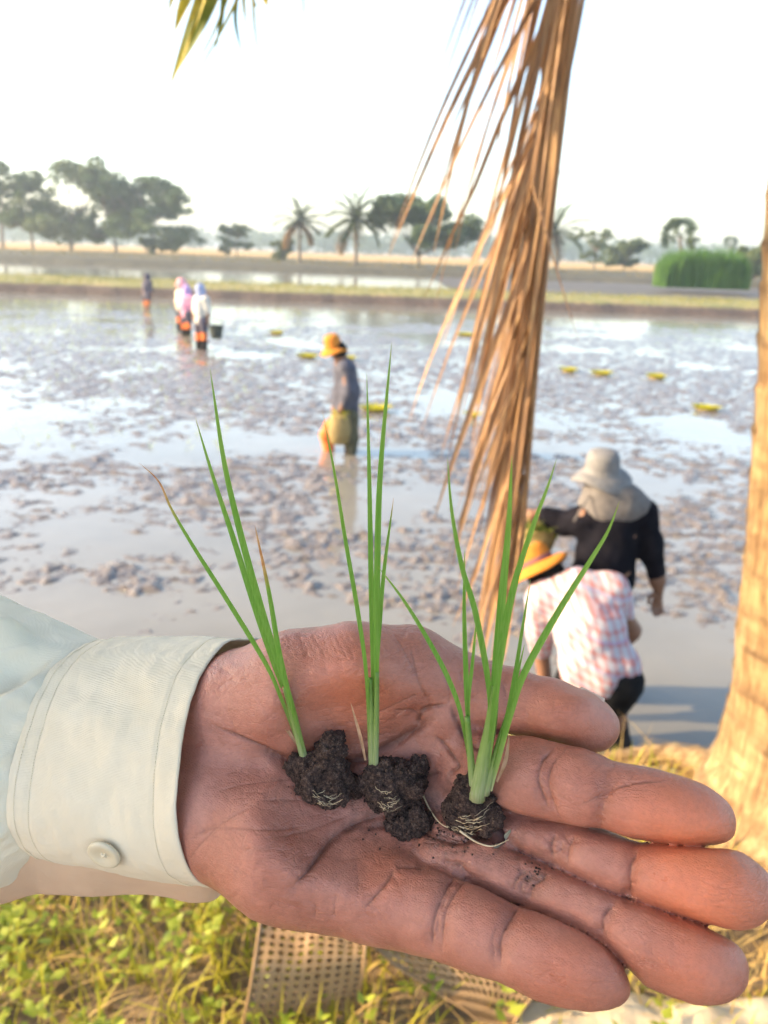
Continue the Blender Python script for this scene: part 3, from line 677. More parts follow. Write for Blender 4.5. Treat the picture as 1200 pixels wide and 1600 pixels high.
def leaf_material():
    m = NT('rice_leaf'); t = m.attr('t'); co = m.coord('Object')
    c = m.ramp(t, [(0, (.60, .62, .40)), (.07, (.36, .48, .17)), (.2, (.16, .33, .045)), (.6, (.115, .29, .033)), (.93, (.20, .35, .045))])
    c = m.mix(m.math('MULTIPLY', m.noise(co, 120, 3), .35), c, (.17, .36, .06))
    st = m.noise(m.coord('Object', (1, 1, .04)), 2600, 2, .5); c = m.mix(m.ramp(st, [(.4, 0.0), (.62, .45)]), c, (.24, .40, .09))
    dry = m.attr('dry'); fac = m.math('MULTIPLY', m.math('SUBTRACT', m.math('ADD', t, dry), 1.0), 9.0, True)
    c = m.mix(fac, c, m.ramp(m.noise(co, 500, 3), [(.3, (.42, .16, .05)), (.7, (.62, .38, .16))]))
    m.P('Base_Color', c); m.P('Roughness', .42); m.P('Specular_IOR_Level', .4)
    m.bump(m.attr('rib'), .35, .0003)
    tr = m.n('BsdfTranslucent'); m.t.links.new(c, tr.inputs[0]); mx = m.n('MixShader'); mx.inputs[0].default_value = .42
    m.t.links.new(m.b.outputs[0], mx.inputs[1]); m.t.links.new(tr.outputs[0], mx.inputs[2]); m.t.links.new(mx.outputs[0], m.out.inputs[0])
    return m.m
LEAF = leaf_material()
DRYLEAF = simple('dry_sheath', (.45, .26, .15), (.66, .46, .30), 300, .8, .2, .0004, trans=.3)
ROOTM = simple('rice_root', (.52, .36, .20), (.74, .60, .40), 300, .7, 0)
ZUP = np.array([UPV[2] * 1.0, UPV[2], 0])   # placeholder, replaced below
UPC = np.array([RGT[2], UPV[2], -FWD[2]])   # world up in camera axes
def leaf(name, pts, wpx, parent, base_depth, dry=0.0, fold=.35, lean=0.0, seed=0, n=34, twist=.5):
    """a blade traced through pixels; its depth follows a stem that stands upright on the palm, leaning `lean`"""
    q = spline(np.array(pts, float), n); base = cray(*q[0]) * base_depth; v = []; T = []; D = []; RB = []
    rg = np.random.default_rng(seed); tw0 = rg.uniform(-.35, .35); tw1 = rg.uniform(-twist, twist)
    L = np.concatenate([[0], np.cumsum(np.linalg.norm(np.diff(q, axis=0), axis=1))]); tt = L / L[-1]
    pos = []
    slope = UPC[2] / UPC[1] + lean
    for i in range(n):
        r = cray(*q[i])                    # solve depth so that back-travel = slope * climb
        d = base_depth
        for _ in range(6): d = base_depth - slope * (r[1] * d - base[1])
        pos.append(r * d)
    pos = np.array(pos); tan = np.gradient(pos, axis=0); tan /= np.linalg.norm(tan, axis=1, keepdims=True)
    for i in range(n):
        t = tt[i]; w = wpx * .70 / FPX * base_depth * .5
        prof = min(1, .55 + 1.1 * t) * (1 - max(0, (t - .35) / .65) ** 1.9) ** .8 if t < 1 else 0
        w *= max(prof, .03)
        vw = -pos[i] / np.linalg.norm(pos[i]); s = np.cross(tan[i], vw); s /= np.linalg.norm(s); nn = np.cross(s, tan[i])
        a = tw0 + tw1 * t; s2 = s * math.cos(a) + nn * math.sin(a); n2 = nn * math.cos(a) - s * math.sin(a)
        for u in (-1, -.55, 0, .55, 1):
            v.append(pos[i] + s2 * w * u + n2 * fold * w * (abs(u) - .5) * 1.4); T.append(t); D.append(dry); RB.append(1 - abs(u))
    return mesh_obj(name, w_mm(v), grid_faces(n, 5), LEAF, parent, attrs={'t': T, 'dry': D, 'rib': RB})
def sheath(name, pts, r0, r1, parent, depth, mat):
    q = spline(np.array(pts, float), 14); slope = UPC[2] / UPC[1]; base = cray(*q[0]) * depth; pos = []
    for p in q:
        r = cray(*p); d = depth
        for _ in range(6): d = depth - slope * (r[1] * d - base[1])
        pos.append(r * d)
    v, f = tube(pos, np.linspace(r0, r1, 14), 10); t = np.repeat(np.linspace(0, .16, 14), 10)
    return mesh_obj(name, w_mm(v), f, mat, parent, attrs={'t': t, 'dry': np.zeros(len(v)), 'rib': np.zeros(len(v))})
PLUG = [None]
def on_top(px, py, lift):
    p = on_palm(px, py, lift)
    if PLUG[0] is not None:
        hit = PLUG[0].ray_cast(Vector((0, 0, 0)), Vector(cray(px, py).tolist()).normalized())
        if hit[0] is not None and hit[0].length < np.linalg.norm(p): q = np.array(hit[0]); p = q * (1 - lift / np.linalg.norm(q))
    return p
def thin(name, rows, r, parent, mat, n=20, k=6):
    P = np.array([on_top(x, y, l) for x, y, l in rows]); P = spline(P, n); rr = r * (1 - .6 * np.linspace(0, 1, n))
    v, f = tube(P, rr, k); return mesh_obj(name, w_mm(v), f, mat, parent)
def raised(px, py, up):                   # a point `up` mm above the palm towards the viewer
    return on_palm(px, py, up)

def seedling(label, lumps, seed, leaves, sheaths, dead, roots, basepx, grains=160):
    t = empty('rice_seedling', w_mm(on_palm(*basepx))); props(t, label, 'seedling', 'rice seedlings lying on the palm')
    b = soil_lump(lumps, seed=seed, grains=grains); V = np.concatenate(b.v); plug = mesh_obj('soil_plug', w_mm(V), b.f, SOIL, t); PLUG[0] = BVHTree.FromPolygons([Vector(p) for p in V.tolist()], b.f)
    for i, (pts, w, dep, dry, lean) in enumerate(leaves): leaf('leaf', pts, w, t, dep, dry, lean=lean, seed=seed * 50 + i)
    for pts, r0, r1, dep in sheaths: sheath('stem', pts, r0, r1, t, dep, LEAF)
    for pts, w, dep in dead:
        q = leaf('dry_sheath', pts, w, t, dep, 1.2, seed=seed + 5); q.data.materials.clear(); q.data.materials.append(DRYLEAF)
    for rows, r in roots: thin('root', rows, r, plug, ROOTM)
    return t
def dep(px, py, up=0.0): return -on_palm(px, py, up)[2]
def root_tangle(rng, x0, x1, y0, y1, lift, n, r=.2):
    out = []; cx = (x0 + x1) / 2; hw = (x1 - x0) / 2
    for _ in range(n):                    # fine roots wind round the lower rim of the plug
        u = rng.uniform(-1, .4); L = rng.uniform(.35, 1.0); y = rng.uniform(y0, y1); s = rng.normal(0, .35); rows = []
        for k in range(6):
            v = u + L * k / 5; rows.append((cx + hw * v + rng.normal(0, .7), y + (1 - v * v) * (y1 - y0) * .35 + s * 12 * k / 5 + rng.normal(0, .9), rng.uniform(.05, .45)))
        out.append((rows, rng.uniform(.06, r * .65)))
    return out
_rg = np.random.default_rng(21)
d1, d2, d3 = dep(480, 1200, 6), dep(590, 1215, 6), dep(745, 1240, 8)
seedling('leftmost rice seedling, leaning left, with one long leaf ending in a curled tan tip',
    [(raised(478, 1205, 4), (6.5, 7, 6)), (raised(505, 1215, 5), (9.5, 8, 6.5)), (raised(517, 1178, 7), (6, 7.5, 5.5)), (raised(505, 1238, 4), (7.5, 4.5, 5)), (raised(533, 1230, 3), (5, 5, 4))], 1,
    [([(476, 1188), (440, 1092), (415, 1036), (360, 945), (300, 850), (268, 795), (248, 752), (217, 723)], 11, d1, .22, .05),
     ([(477, 1188), (452, 1100), (426, 1030), (396, 940), (366, 845), (333, 745), (305, 652)], 14, d1 + .4, .06, -.05),
     ([(479, 1190), (456, 1100), (433, 1030), (405, 940), (375, 830), (350, 720), (328, 575)], 15, d1 - .6, .03, .0),
     ([(480, 1190), (455, 1100), (436, 1020), (420, 925), (398, 820)], 12, d1 - 1.2, .28, .12)],
    [([(478, 1195), (458, 1120), (446, 1075)], 1.35, .8, d1 - .3)], [([(470, 1172), (447, 1138), (424, 1110)], 8, d1 - .8)],
    root_tangle(_rg, 488, 532, 1232, 1252, 6.5, 16), (505, 1225))
seedling('middle rice seedling standing upright from a flat-topped soil plug',
    [(raised(600, 1225, 5), (8.5, 8, 6.5)), (raised(630, 1222, 5), (8, 8, 6)), (raised(612, 1248, 4), (9, 6, 6)), (raised(648, 1205, 4), (4, 4, 4.5)), (raised(590, 1206, 4.5), (5.5, 4, 5))], 2,
    [([(578, 1196), (573, 1060), (560, 960), (541, 850), (523, 740), (504, 643)], 10, d2, .10, .05),
     ([(583, 1196), (583, 1050), (580, 900), (577, 740), (573, 583)], 12, d2 + .5, .03, -.03),
     ([(587, 1196), (588, 1040), (589, 900), (594, 740), (612, 535)], 14, d2 - .5, .05, .02),
     ([(586, 1100), (592, 990), (600, 890), (615, 778)], 10, d2 - 4, .12, .10)],
    [([(582, 1200), (580, 1120), (578, 1060)], 1.15, .8, d2), ([(586, 1200), (588, 1120), (589, 1050)], 1.1, .7, d2 - .6)],
    [([(571, 1188), (563, 1150), (548, 1098)], 8, d2 - .8)],
    root_tangle(_rg, 585, 632, 1228, 1262, 7.0, 14) , (612, 1230))
seedling('rightmost rice seedling, the bushiest, with many fanned leaves and a pale thick stem base',
    [(raised(735, 1262, 5), (9, 8.5, 6.5)), (raised(752, 1250, 5), (7.5, 7, 6)), (raised(722, 1272, 4), (7, 6.5, 5.5)), (raised(735, 1232, 5), (6, 5, 5)), (raised(765, 1285, 3), (4, 4, 4))], 3,
    [([(737, 1215), (721, 1120), (701, 1062), (670, 1002), (630, 937), (588, 882)], 11, d3, .03, .05),
     ([(756, 1238), (765, 1150), (764, 1075), (743, 958), (722, 887), (706, 800), (699, 714)], 13, d3 - .4, .03, .05),
     ([(740, 1218), (731, 1120), (727, 1030), (725, 950), (726, 858)], 12, d3 + .3, .02, .0),
     ([(736, 1170), (732, 1100), (738, 1040), (746, 955)], 9, d3 - 3, .03, .0),
     ([(752, 1240), (768, 1130), (775, 1050), (785, 930), (795, 820), (800, 712)], 19, d3 - 1.0, .02, .02),
     ([(756, 1242), (770, 1130), (781, 1030), (802, 920), (832, 825), (856, 760), (870, 716)], 16, d3 - 1.6, .04, .08),
     ([(762, 1238), (790, 1130), (805, 1050), (816, 980), (829, 905)], 12, d3 - 2.0, .03, .10),
     ([(766, 1236), (798, 1115), (820, 1050), (870, 960), (920, 880), (950, 830), (968, 783)], 15, d3 - 2.4, .04, .15),
     ([(800, 1100), (808, 1060), (820, 1005)], 6, d3 - 5, .0, .1)],
    [([(745, 1248), (755, 1190), (768, 1125), (773, 1070)], 2.5, 1.3, d3 - .6), ([(740, 1235), (735, 1180), (730, 1120)], 1.3, .8, d3), ([(757, 1240), (775, 1180), (796, 1112)], 1.5, .9, d3 - 1.4)],
    [([(776, 1222), (790, 1188), (796, 1148)], 9, d3 - 2.4)],
    root_tangle(_rg, 700, 762, 1262, 1292, 7.0, 20, .3) + [([(660, 1240, 2), (672, 1265, 2.5), (690, 1288, 1.5), (715, 1297, .8)], .32), ([(718, 1298, .8), (745, 1316, 1.2), (770, 1322, .8), (795, 1312, 1.0)], .36)], (738, 1265), 190)
# loose clump and crumbs
lump = soil_lump([(raised(640, 1285, 3), (6.5, 4.5, 4.5)), (raised(655, 1278, 3), (4, 4.5, 4)), (raised(625, 1290, 2.5), (4, 3.5, 3.5))], seed=9, grains=90)
o = mesh_obj('soil_clump', w_mm(np.concatenate(lump.v)), lump.f, SOIL); props(o, 'small loose clump of dark soil below the middle seedling', 'soil')
_b = MB(); _rg = np.random.default_rng(4)
for cx, cy, s, n in ((690, 1300, 26, 60), (560, 1222, 10, 30), (740, 1310, 22, 25), (835, 1365, 14, 22), (545, 1215, 8, 18), (470, 1235, 18, 12), (600, 1300, 30, 12)):
    for _ in range(n):
        x, y = _rg.normal(cx, s), _rg.normal(cy, s * .6); r = _rg.uniform(.14, .45); p = on_palm(x, y, r * .4); v, f = ico(p, r, _rg); _b.add(w_mm(v), f)
props(_b.build('soil_crumbs', SOIL), 'dark soil crumbs scattered over the palm and fingers', 'soil', kind='stuff')
for nm, c, rr, lab in (('soil_pebble', (553, 1228), (3.2, 4.2, 3), 'smooth dark lump between the left and middle soil plugs'), ('seed_husk', (772, 1298), (2.6, 6.0, 2.4), 'dark shiny husk beside the right soil plug')):
    F = Field(raised(*c, 1.5) - 9, raised(*c, 1.5) + 9, .5); F.ell(raised(*c, 1.5), rr, 1, [[.9, .43, 0], [-.43, .9, 0], [0, 0, 1]]); P, Q = F.mesh(); P = P + (fbm(P / 3.0, 2) * .5)[:, None] * vnormals(P, Q)
    mm = SOIL if 'peb' in nm else simple(nm, (.035, .014, .014), (.07, .03, .028), 500, .5, .4, .0004, spec=.25); props(mesh_obj(nm, w_mm(P), Q, mm), lab, 'soil' if 'peb' in nm else 'husk')
# scrap of pale dry leaf under the right plug
_sp = []
for i in range(7):
    for j in range(5):
        x = 772 + 26 * i / 6; y = 1322 - 26 * i / 6 + 13 * (j / 4 - .2) * math.sin(.4 + 2.3 * i / 6); _sp.append(on_palm(x, y, .5 + .5 * math.sin(j * 1.5)))
SCR = simple('leaf_scrap', (.30, .30, .22), (.48, .46, .35), 300, .5, .2, .0003, trans=.3)
props(mesh_obj('leaf_scrap', w_mm(_sp), grid_faces(7, 5), SCR), 'pale scrap of dry leaf tucked by the middle finger base', 'leaf scrap')
# ================================================================== paddy, dikes, far land
def sstep(a, b, x): t = np.clip((x - a) / (b - a), 0, 1); return t * t * (3 - 2 * t)
def mud_mask(X, Y):
    p = np.stack([X / 1.9, Y / 1.7, np.zeros_like(X)], 1)
    m = fbm(p, 4, 2.2, .55)
    q = np.stack([X / 6.0 + 40, Y / 2.6, np.zeros_like(X)], 1); b = fbm(q, 2)
    bias = np.interp(Y, [0, 3.6, 4.6, 5.4, 6.4, 8.0, 9.0, 11.5, 13, 16, 24, 29, 34, 40], [-.75, -.56, -.30, .12, .28, .18, .0, -.02, .20, .30, .22, .08, -.40, -.9])
    bias = bias + np.where(X > .12 * Y, .05, 0) * np.clip((Y - 4) / 3, 0, 1) + .10 * sstep(0.1, .35, X / np.maximum(Y, 1)) * sstep(11, 15, Y)
    return m * .80 + b * .62 + bias
def mud_height(X, Y):
    m = mud_mask(X, Y); z0 = np.zeros_like(X)
    cl = np.abs(fbm(np.stack([X / .6, Y / .36, z0 + 3], 1), 3)); cl2 = fbm(np.stack([X / .26, Y / .15, z0 + 9], 1), 3); cl3 = fbm(np.stack([X / .075, Y / .05, z0 + 21], 1), 2)
    lump = np.clip(1.05 - 2.0 * cl, -1, 1) * .020 + cl2 * .048 + cl3 * .030
    far = np.clip(1.2 - Y / 60, .55, 1)
    return -.019 + .042 * np.clip(m, -.7, .30) + lump * sstep(-.55, .15, m) * far + .006 * cl3
NV, NU = 560, 520
yy = 2.0 * (41.0 / 2.0) ** (np.linspace(0, 1, NV)); uu = np.linspace(-1, 1, NU); uu = np.sign(uu) * np.abs(uu) ** 1.25
YY = yy[:, None].repeat(NU, 1); XX = uu[None, :] * (YY * .74 + 1.6)
X, Y = XX.ravel(), YY.ravel(); Z = mud_height(X, Y)
MUD = NT('wet_mud'); co = MUD.coord('Object')
f1 = MUD.noise(co, 3.0, 6, .6); f2 = MUD.noise(co, 24, 5, .65)
c = MUD.ramp(f1, [(.3, (.13, .11, .095)), (.55, (.20, .165, .135)), (.75, (.29, .235, .175))]); c = MUD.mix(MUD.math('MULTIPLY', f2, .5), c, (.13, .11, .10))
MUD.P('Base_Color', c); MUD.P('Roughness', MUD.ramp(f2, [(.3, .10), (.7, .34)])); MUD.P('Specular_IOR_Level', .6); MUD.bump(f2, .5, .03); MUD = MUD.m
props(mesh_obj('mud', np.stack([X, Y, Z], 1), grid_faces_np(NV, NU), MUD), kind='structure')
WAT = NT('paddy_water'); co = WAT.coord('Object')
f = WAT.noise(co, .5, 4, .6); WAT.P('Base_Color', WAT.ramp(f, [(.3, (.175, .163, .132)), (.7, (.25, .230, .187))]))
WAT.P('Roughness', .10); WAT.P('IOR', 1.33); WAT.P('Specular_IOR_Level', .5)
WAT.P('Coat_Weight', .25); WAT.P('Coat_Roughness', .04); WAT.P('Coat_IOR', 1.4)
WAT.bump(WAT.math('ADD', WAT.noise(co, 1.6, 3, .5), WAT.math('MULTIPLY', WAT.noise(co, 9, 3, .5), .22)), .17, .05); WAT = WAT.m
def sheet(name, x0, x1, y0, y1, z, mat): return mesh_obj(name, [(x0, y0, z), (x1, y0, z), (x1, y1, z), (x0, y1, z)], [(0, 1, 2, 3)], mat)
props(sheet('water', -60, 60, 1.6, 41, 0.0, WAT), kind='structure')
props(sheet('far_water', -150, 4, 49, 92, 0.12, WAT), kind='structure')
# dike between the two paddies
props(sheet('far_mud', 4, 110, 49, 90, 0.16, simple('far_mud_flat', (.07, .06, .05), (.13, .11, .085), .6, .7, .5, .1)), kind='structure')
def ridge(name, xs, prof, mat, wob=.12, seed=0):
    v = []
    for x in xs:
        for k, (y, z) in enumerate(prof): v.append((x, y, z))
    v = np.array(v, float); n = fbm(np.stack([v[:, 0] / 2.2, v[:, 1] / 1.3, v[:, 2] * 0 + seed], 1), 4)
    inner = np.tile([0 if k in (0, len(prof) - 1) else 1 for k in range(len(prof))], len(xs))
    v[:, 2] += n * wob * inner; v[:, 1] += fbm(np.stack([v[:, 0] / 1.7, v[:, 1] * 0, v[:, 2] * 0 + seed + 9], 1), 3) * wob * 4 * inner
    return mesh_obj(name, v, grid_faces_np(len(xs), len(prof))[:, ::-1], mat)
DIKE = NT('dike_soil_and_turf'); co = DIKE.coord('Object'); geo = DIKE.n('NewGeometry')
sx = DIKE.n('SeparateXYZ'); DIKE.t.links.new(co, sx.inputs[0]); f = DIKE.noise(co, .8, 5, .6); g = DIKE.noise(co, 5, 4, .6)
grass = DIKE.ramp(f, [(.3, (.15, .16, .045)), (.5, (.24, .22, .075)), (.7, (.34, .26, .11))]); soil = DIKE.ramp(g, [(.3, (.060, .042, .034)), (.7, (.12, .085, .065))])
fac = DIKE.math('MULTIPLY', DIKE.math('SUBTRACT', DIKE.math('ADD', sx.outputs['Z'], DIKE.math('MULTIPLY', DIKE.math('SUBTRACT', g, .5), .25)), .33), 12, True)
DIKE.P('Base_Color', DIKE.mix(fac, soil, grass)); DIKE.P('Roughness', .9); DIKE.bump(g, .8, .1); DIKE = DIKE.m
props(ridge('dike', np.arange(-70, 60, .35), [(38.6, -.35), (39.2, .02), (39.5, .22), (39.9, .40), (41, .46), (43, .48), (46, .46), (48.5, .40), (49.5, .22), (50.5, -.2)], DIKE), kind='structure')
BANK2 = simple('stubble_bank', (.045, .042, .030), (.115, .10, .06), 1.2, .9, .8, .2)
props(ridge('far_bank', np.arange(-170, 110, 1.2), [(86, -.1), (87, .25), (88.5, .62), (92, .72), (105, .74), (125, .80), (140, .82)], BANK2, .08, 4), kind='structure')
FIELD = simple('dry_stubble_field', (.36, .22, .07), (.48, .31, .10), .25, .95, .5, .3)
v = []
for i, x in enumerate(np.linspace(-1500, 1500, 61)):
    for y in (139, 160, 220, 320, 500, 900, 1800, 3500): v.append((x * (1 if y < 500 else y / 500), y, .80 + (.02 if y > 139 else -.05)))
props(mesh_obj('far_field', np.array(v), grid_faces_np(61, 8)[:, ::-1], FIELD), kind='structure')
EARTH = simple('earth', (.14, .11, .08), (.20, .16, .11), .3, .95, .3, .2)
props(sheet('ground', -4000, 4000, -4000, 4000, -.55, EARTH), kind='structure')
# low grass on the dike
def blades(area, n, hmin, hmax, wmin, wmax, rg, lean=.5, segs=2, zf=None):
    x = rg.uniform(area[0], area[1], n); y = rg.uniform(area[2], area[3], n); z = zf(x, y) if zf else np.zeros(n)
    h = rg.uniform(hmin, hmax, n); w = rg.uniform(wmin, wmax, n); a = rg.uniform(0, 2 * math.pi, n); l = rg.normal(0, lean, n); b = rg.uniform(0, 2 * math.pi, n)
    V = []; base = np.stack([x, y, z], 1); side = np.stack([np.cos(a), np.sin(a), 0 * a], 1); ln = np.stack([np.cos(b), np.sin(b), 0 * b], 1)
    for k in range(segs + 1):
        t = k / segs; c = base + np.array([0, 0, 1.0]) * (h * t * (1 - .25 * np.abs(l) * t))[:, None] + ln * (l * h * t * t)[:, None]; ww = w * (1 - t * .9) * .5
        V += [c - side * ww[:, None], c + side * ww[:, None]]
    V = np.stack(V, 1).reshape(-1, 3); m = 2 * (segs + 1); o = np.arange(n) * m
    F = np.concatenate([np.stack([o + 2 * k, o + 2 * k + 1, o + 2 * k + 3, o + 2 * k + 2], 1) for k in range(segs)])
    return V, F
rg = np.random.default_rng(12)
GR1 = simple('dike_grass', (.16, .19, .05), (.36, .30, .11), 1.5, .8, 0, trans=.3)
_v, _f = blades((-32, 34, 40, 48.5), 9000, .08, .32, .03, .07, rg, .5, 1, lambda x, y: 0 * x + .40)
props(mesh_obj('dike_grass', _v, _f, GR1), 'low yellowish grass along the top of the dike', 'grass', kind='stuff')
_v, _f = blades((-110, 80, 92, 150), 9000, .15, .55, .06, .14, rg, .4, 1, lambda x, y: 0 * x + .70)
GR2 = simple('far_grass', (.14, .15, .06), (.36, .25, .11), .3, .9, 0, trans=.2)
props(mesh_obj('far_grass', _v, _f, GR2), 'rough grass on the far bank below the trees', 'grass', kind='stuff')
# young rice already planted, rows of thin sprigs on the left
rg = np.random.default_rng(30); V = []; F = []; n0 = 0
for yrow in np.arange(9.5, 34, .42):
    for x in np.arange(-15, -1.2 - yrow * .06, .34):
        if rg.random() < .5: continue
        xx, y2 = x + rg.normal(0, .05), yrow + rg.normal(0, .06)
        for _ in range(3):
            h = rg.uniform(.06, .13); l = rg.normal(0, .07, 2); w = .005 + .0001 * y2; a = rg.uniform(0, 3.14)
            V += [(xx - w * math.cos(a), y2 - w * math.sin(a), -.03), (xx + w * math.cos(a), y2 + w * math.sin(a), -.03), (xx + l[0], y2 + l[1], h)]; F.append((n0, n0 + 1, n0 + 2)); n0 += 3
SPR = simple('young_rice', (.28, .36, .06), (.45, .48, .12), 3, .6, 0, trans=.4)
props(mesh_obj('young_rice', V, F, SPR), 'rows of young rice sprigs planted in the mud', 'rice', kind='stuff')
# bundles of pulled seedlings waiting on the mud
BUN = simple('bundle_leaf', (.52, .50, .02), (.74, .66, .03), 12, .6, 0, trans=.45)
ROOTMAT = simple('bundle_root_mat', (.20, .14, .07), (.30, .22, .10), 30, .9, .4, .01)
SIDE = ['farthest out on the left', 'left of the man with the basket', 'right behind the basket man', 'beyond the basket man', 'seen through the dry frond, far out', 'first right of the dry frond', 'second right of the dry frond', 'third right of the dry frond', 'nearest the tree trunk on the right', 'half hidden by the dry frond, nearest']
for k, (px, py, wpx) in enumerate([(432, 521, 26), (480, 558, 36), (588, 641, 52), (545, 562, 26), (728, 524, 34), (888, 580, 34), (940, 585, 36), (1025, 590, 38), (1103, 640, 42), (738, 652, 26)]):
    c = at_z(px, py, .02); wm = wpx / FPX * c[1]; rg = np.random.default_rng(100 + k)
    t = empty('seedling_bundle', c, rg.uniform(0, 3)); props(t, 'yellow green seedling bundle on the mud, ' + SIDE[k], 'seedlings', 'seedling bundles left on the mud')
    V = []; F = []
    for i in range(260):
        a = rg.uniform(0, 2 * math.pi); r0 = wm * .42 * math.sqrt(rg.random()); bx, by = r0 * math.cos(a), r0 * math.sin(a) * .7
        h = rg.uniform(.02, .07); ln = rg.uniform(.8, 2.2) * h; a2 = a + rg.normal(0, .5); w = wm * .025; s = np.array([-math.sin(a2), math.cos(a2), 0]) * w
        p0 = np.array([bx, by, .02]); p1 = p0 + np.array([math.cos(a2) * ln * .4, math.sin(a2) * ln * .4, h * .8]); p2 = p0 + np.array([math.cos(a2) * ln * 1.2, math.sin(a2) * ln * 1.2, h * .75])
        n0 = len(V); V += [p0 - s, p0 + s, p1 - s, p1 + s, p2]; F += [(n0, n0 + 1, n0 + 3, n0 + 2), (n0 + 2, n0 + 3, n0 + 4)]
    mesh_obj('leaves', V, F, BUN, t, local=True)
    vv = [(wm * .30 * math.cos(a) * q, wm * .22 * math.sin(a) * q, z) for q, z in ((1, -.03), (1.0, .005), (.85, .012)) for a in np.arange(16) * math.pi / 8]; mesh_obj('root_mat', vv, grid_faces(3, 16, True) + [tuple(range(32, 48))], ROOTMAT, t, local=True)
# ================================================================== trees on the far side
BARK = simple('bark', (.10, .08, .065), (.20, .17, .14), 4, .9, .5, .05)
def leafmat(name, a, b, tr=.42): return simple(name, a, b, .8, .65, 0, trans=tr, spec=.25)
LM1 = leafmat('canopy_leaf', (.08, .12, .055), (.17, .20, .085)); LM2 = leafmat('dark_leaf', (.055, .10, .045), (.13, .175, .065)); LM3 = leafmat('pale_leaf', (.09, .13, .05), (.17, .20, .09))
PALM = leafmat('palm_leaf', (.045, .075, .025), (.11, .14, .045)); REED = leafmat('reed_leaf', (.05, .13, .02), (.12, .24, .04)); PALMDRY = leafmat('palm_leaf_dry', (.22, .14, .06), (.34, .22, .10))
def leafcloud(cs, rs, n, size, rg, flat=.6):
    cs = np.array(cs); rs = np.array(rs); w = rs ** 2; idx = rg.choice(len(cs), n, p=w / w.sum())
    d = rg.normal(size=(n, 3)); d /= np.linalg.norm(d, axis=1, keepdims=True); d *= (rg.random(n) ** .45)[:, None]; d[:, 2] *= flat
    c = cs[idx] + d * rs[idx][:, None]; s = size * rg.uniform(.6, 1.3, n)
    a = rg.normal(size=(n, 3)); a /= np.linalg.norm(a, axis=1, keepdims=True); b = np.cross(a, rg.normal(size=(n, 3))); b /= np.linalg.norm(b, axis=1, keepdims=True)
    V = np.stack([c - a * s[:, None], c - b * (s * .55)[:, None], c + a * s[:, None], c + b * (s * .55)[:, None]], 1).reshape(-1, 3)
    return V, np.arange(n * 4).reshape(n, 4)
def tree(label, px, py_base, py_top, width_px, y, mat, seed, n=2600, trunk_frac=.35, flat=.62, leaf=.40, group='trees on the far bank', limbs=12, spreadz=.95):
    b = at_y(px, py_base, y); H = at_y(px, py_top, y)[2] - b[2]; Wd = width_px / FPX * y / math.cos(PITCH) * 1.15; rg = np.random.default_rng(seed)
    t = empty('tree', b); props(t, label, 'tree', group); mb = MB(); cs = []; rs = []
    lean = rg.normal(0, .04, 2) * H; th = H * trunk_frac
    P = [b + np.array([0, 0, -.4]), b + np.array([lean[0] * .3, lean[1] * .3, th * .5]), b + np.array([lean[0], lean[1], th])]
    mb.add(*tube(spline(P, 6), np.linspace(H * .024, H * .016, 6), 7))
    for i in range(limbs):
        a = 2 * math.pi * (i + rg.uniform(-.3, .3)) / limbs; rr = Wd * .5 * rg.uniform(.35, .85); top = H * (1 - spreadz * rg.random() ** 1.1 * .8) * .95
        e = b + np.array([lean[0] + rr * math.cos(a), lean[1] + rr * math.sin(a), top]); s0 = P[-1] - np.array([0, 0, rg.uniform(0, th * .3)])
        m1 = s0 * .5 + e * .5 + np.array([0, 0, -H * .04]); q = spline([s0, m1, e], 6); mb.add(*tube(q, np.linspace(H * .012, H * .004, 6), 5))
        rc = Wd * rg.uniform(.09, .17); cs.append(e); rs.append(rc)
        for k in range(4):
            e2 = e + rg.normal(0, 1, 3) * np.array([Wd * .13, Wd * .13, H * .06]); mb.add(*tube(spline([q[3 + k % 2], e2 * .5 + q[4] * .5, e2], 4), np.linspace(H * .005, H * .002, 4), 4)); cs.append(e2); rs.append(Wd * rg.uniform(.06, .12))
    mb.build('trunk', BARK, t); V, F = leafcloud(cs, rs, int(n * 2.4), leaf * .85, rg, flat); mesh_obj('crown', V, F, mat, t); return t
tree('tall pale tree cut off by the left edge of the photo', 5, 392, 255, 90, 150, LM1, 1, 2400, .4)
tree('narrow dark tree second from the left edge', 52, 393, 282, 70, 148, LM2, 2, 2000, .35)
tree('tallest broad tree of the left row, yellowish crown', 112, 394, 265, 130, 152, LM1, 3, 3800, .45, limbs=15)
tree('dark leaning tree right of the tallest one in the left row', 182, 395, 285, 75, 150, LM2, 4, 2400, .4)
tree('umbrella shaped tree at the right end of the left row', 242, 396, 286, 115, 147, LM2, 5, 3200, .5, .45, limbs=14)
tree('round bush at the foot of the umbrella shaped tree', 228, 398, 372, 20, 142, LM2, 6, 700, .15, .9, .3)
tree('low bush right of the umbrella shaped tree', 270, 396, 366, 48, 143, LM1, 7, 900, .15, .8, .35)
tree('small pale tree alone left of the coconut palms', 371, 402, 354, 42, 150, LM3, 8, 800, .4, .7, .35)
tree('big dense round tree partly behind the dry frond', 655, 417, 316, 118, 104, LM2, 9, 4600, .22, .75, .34, limbs=12, spreadz=.75)
tree('low shrub at the foot of the left coconut palm', 444, 412, 376, 26, 118, LM3, 10, 900, .2, .8, .3)
tree('thin pale tree right of the frond, taller of two', 928, 420, 358, 44, 140, LM3, 11, 700, .5, .6, .3)
tree('round pale tree right of the thin one', 974, 424, 374, 52, 130, LM1, 12, 1300, .25, .75, .32)
tree('bushy tree peeping out left of the near trunk', 1168, 445, 380, 50, 90, LM3, 13, 1300, .2, .8, .28)

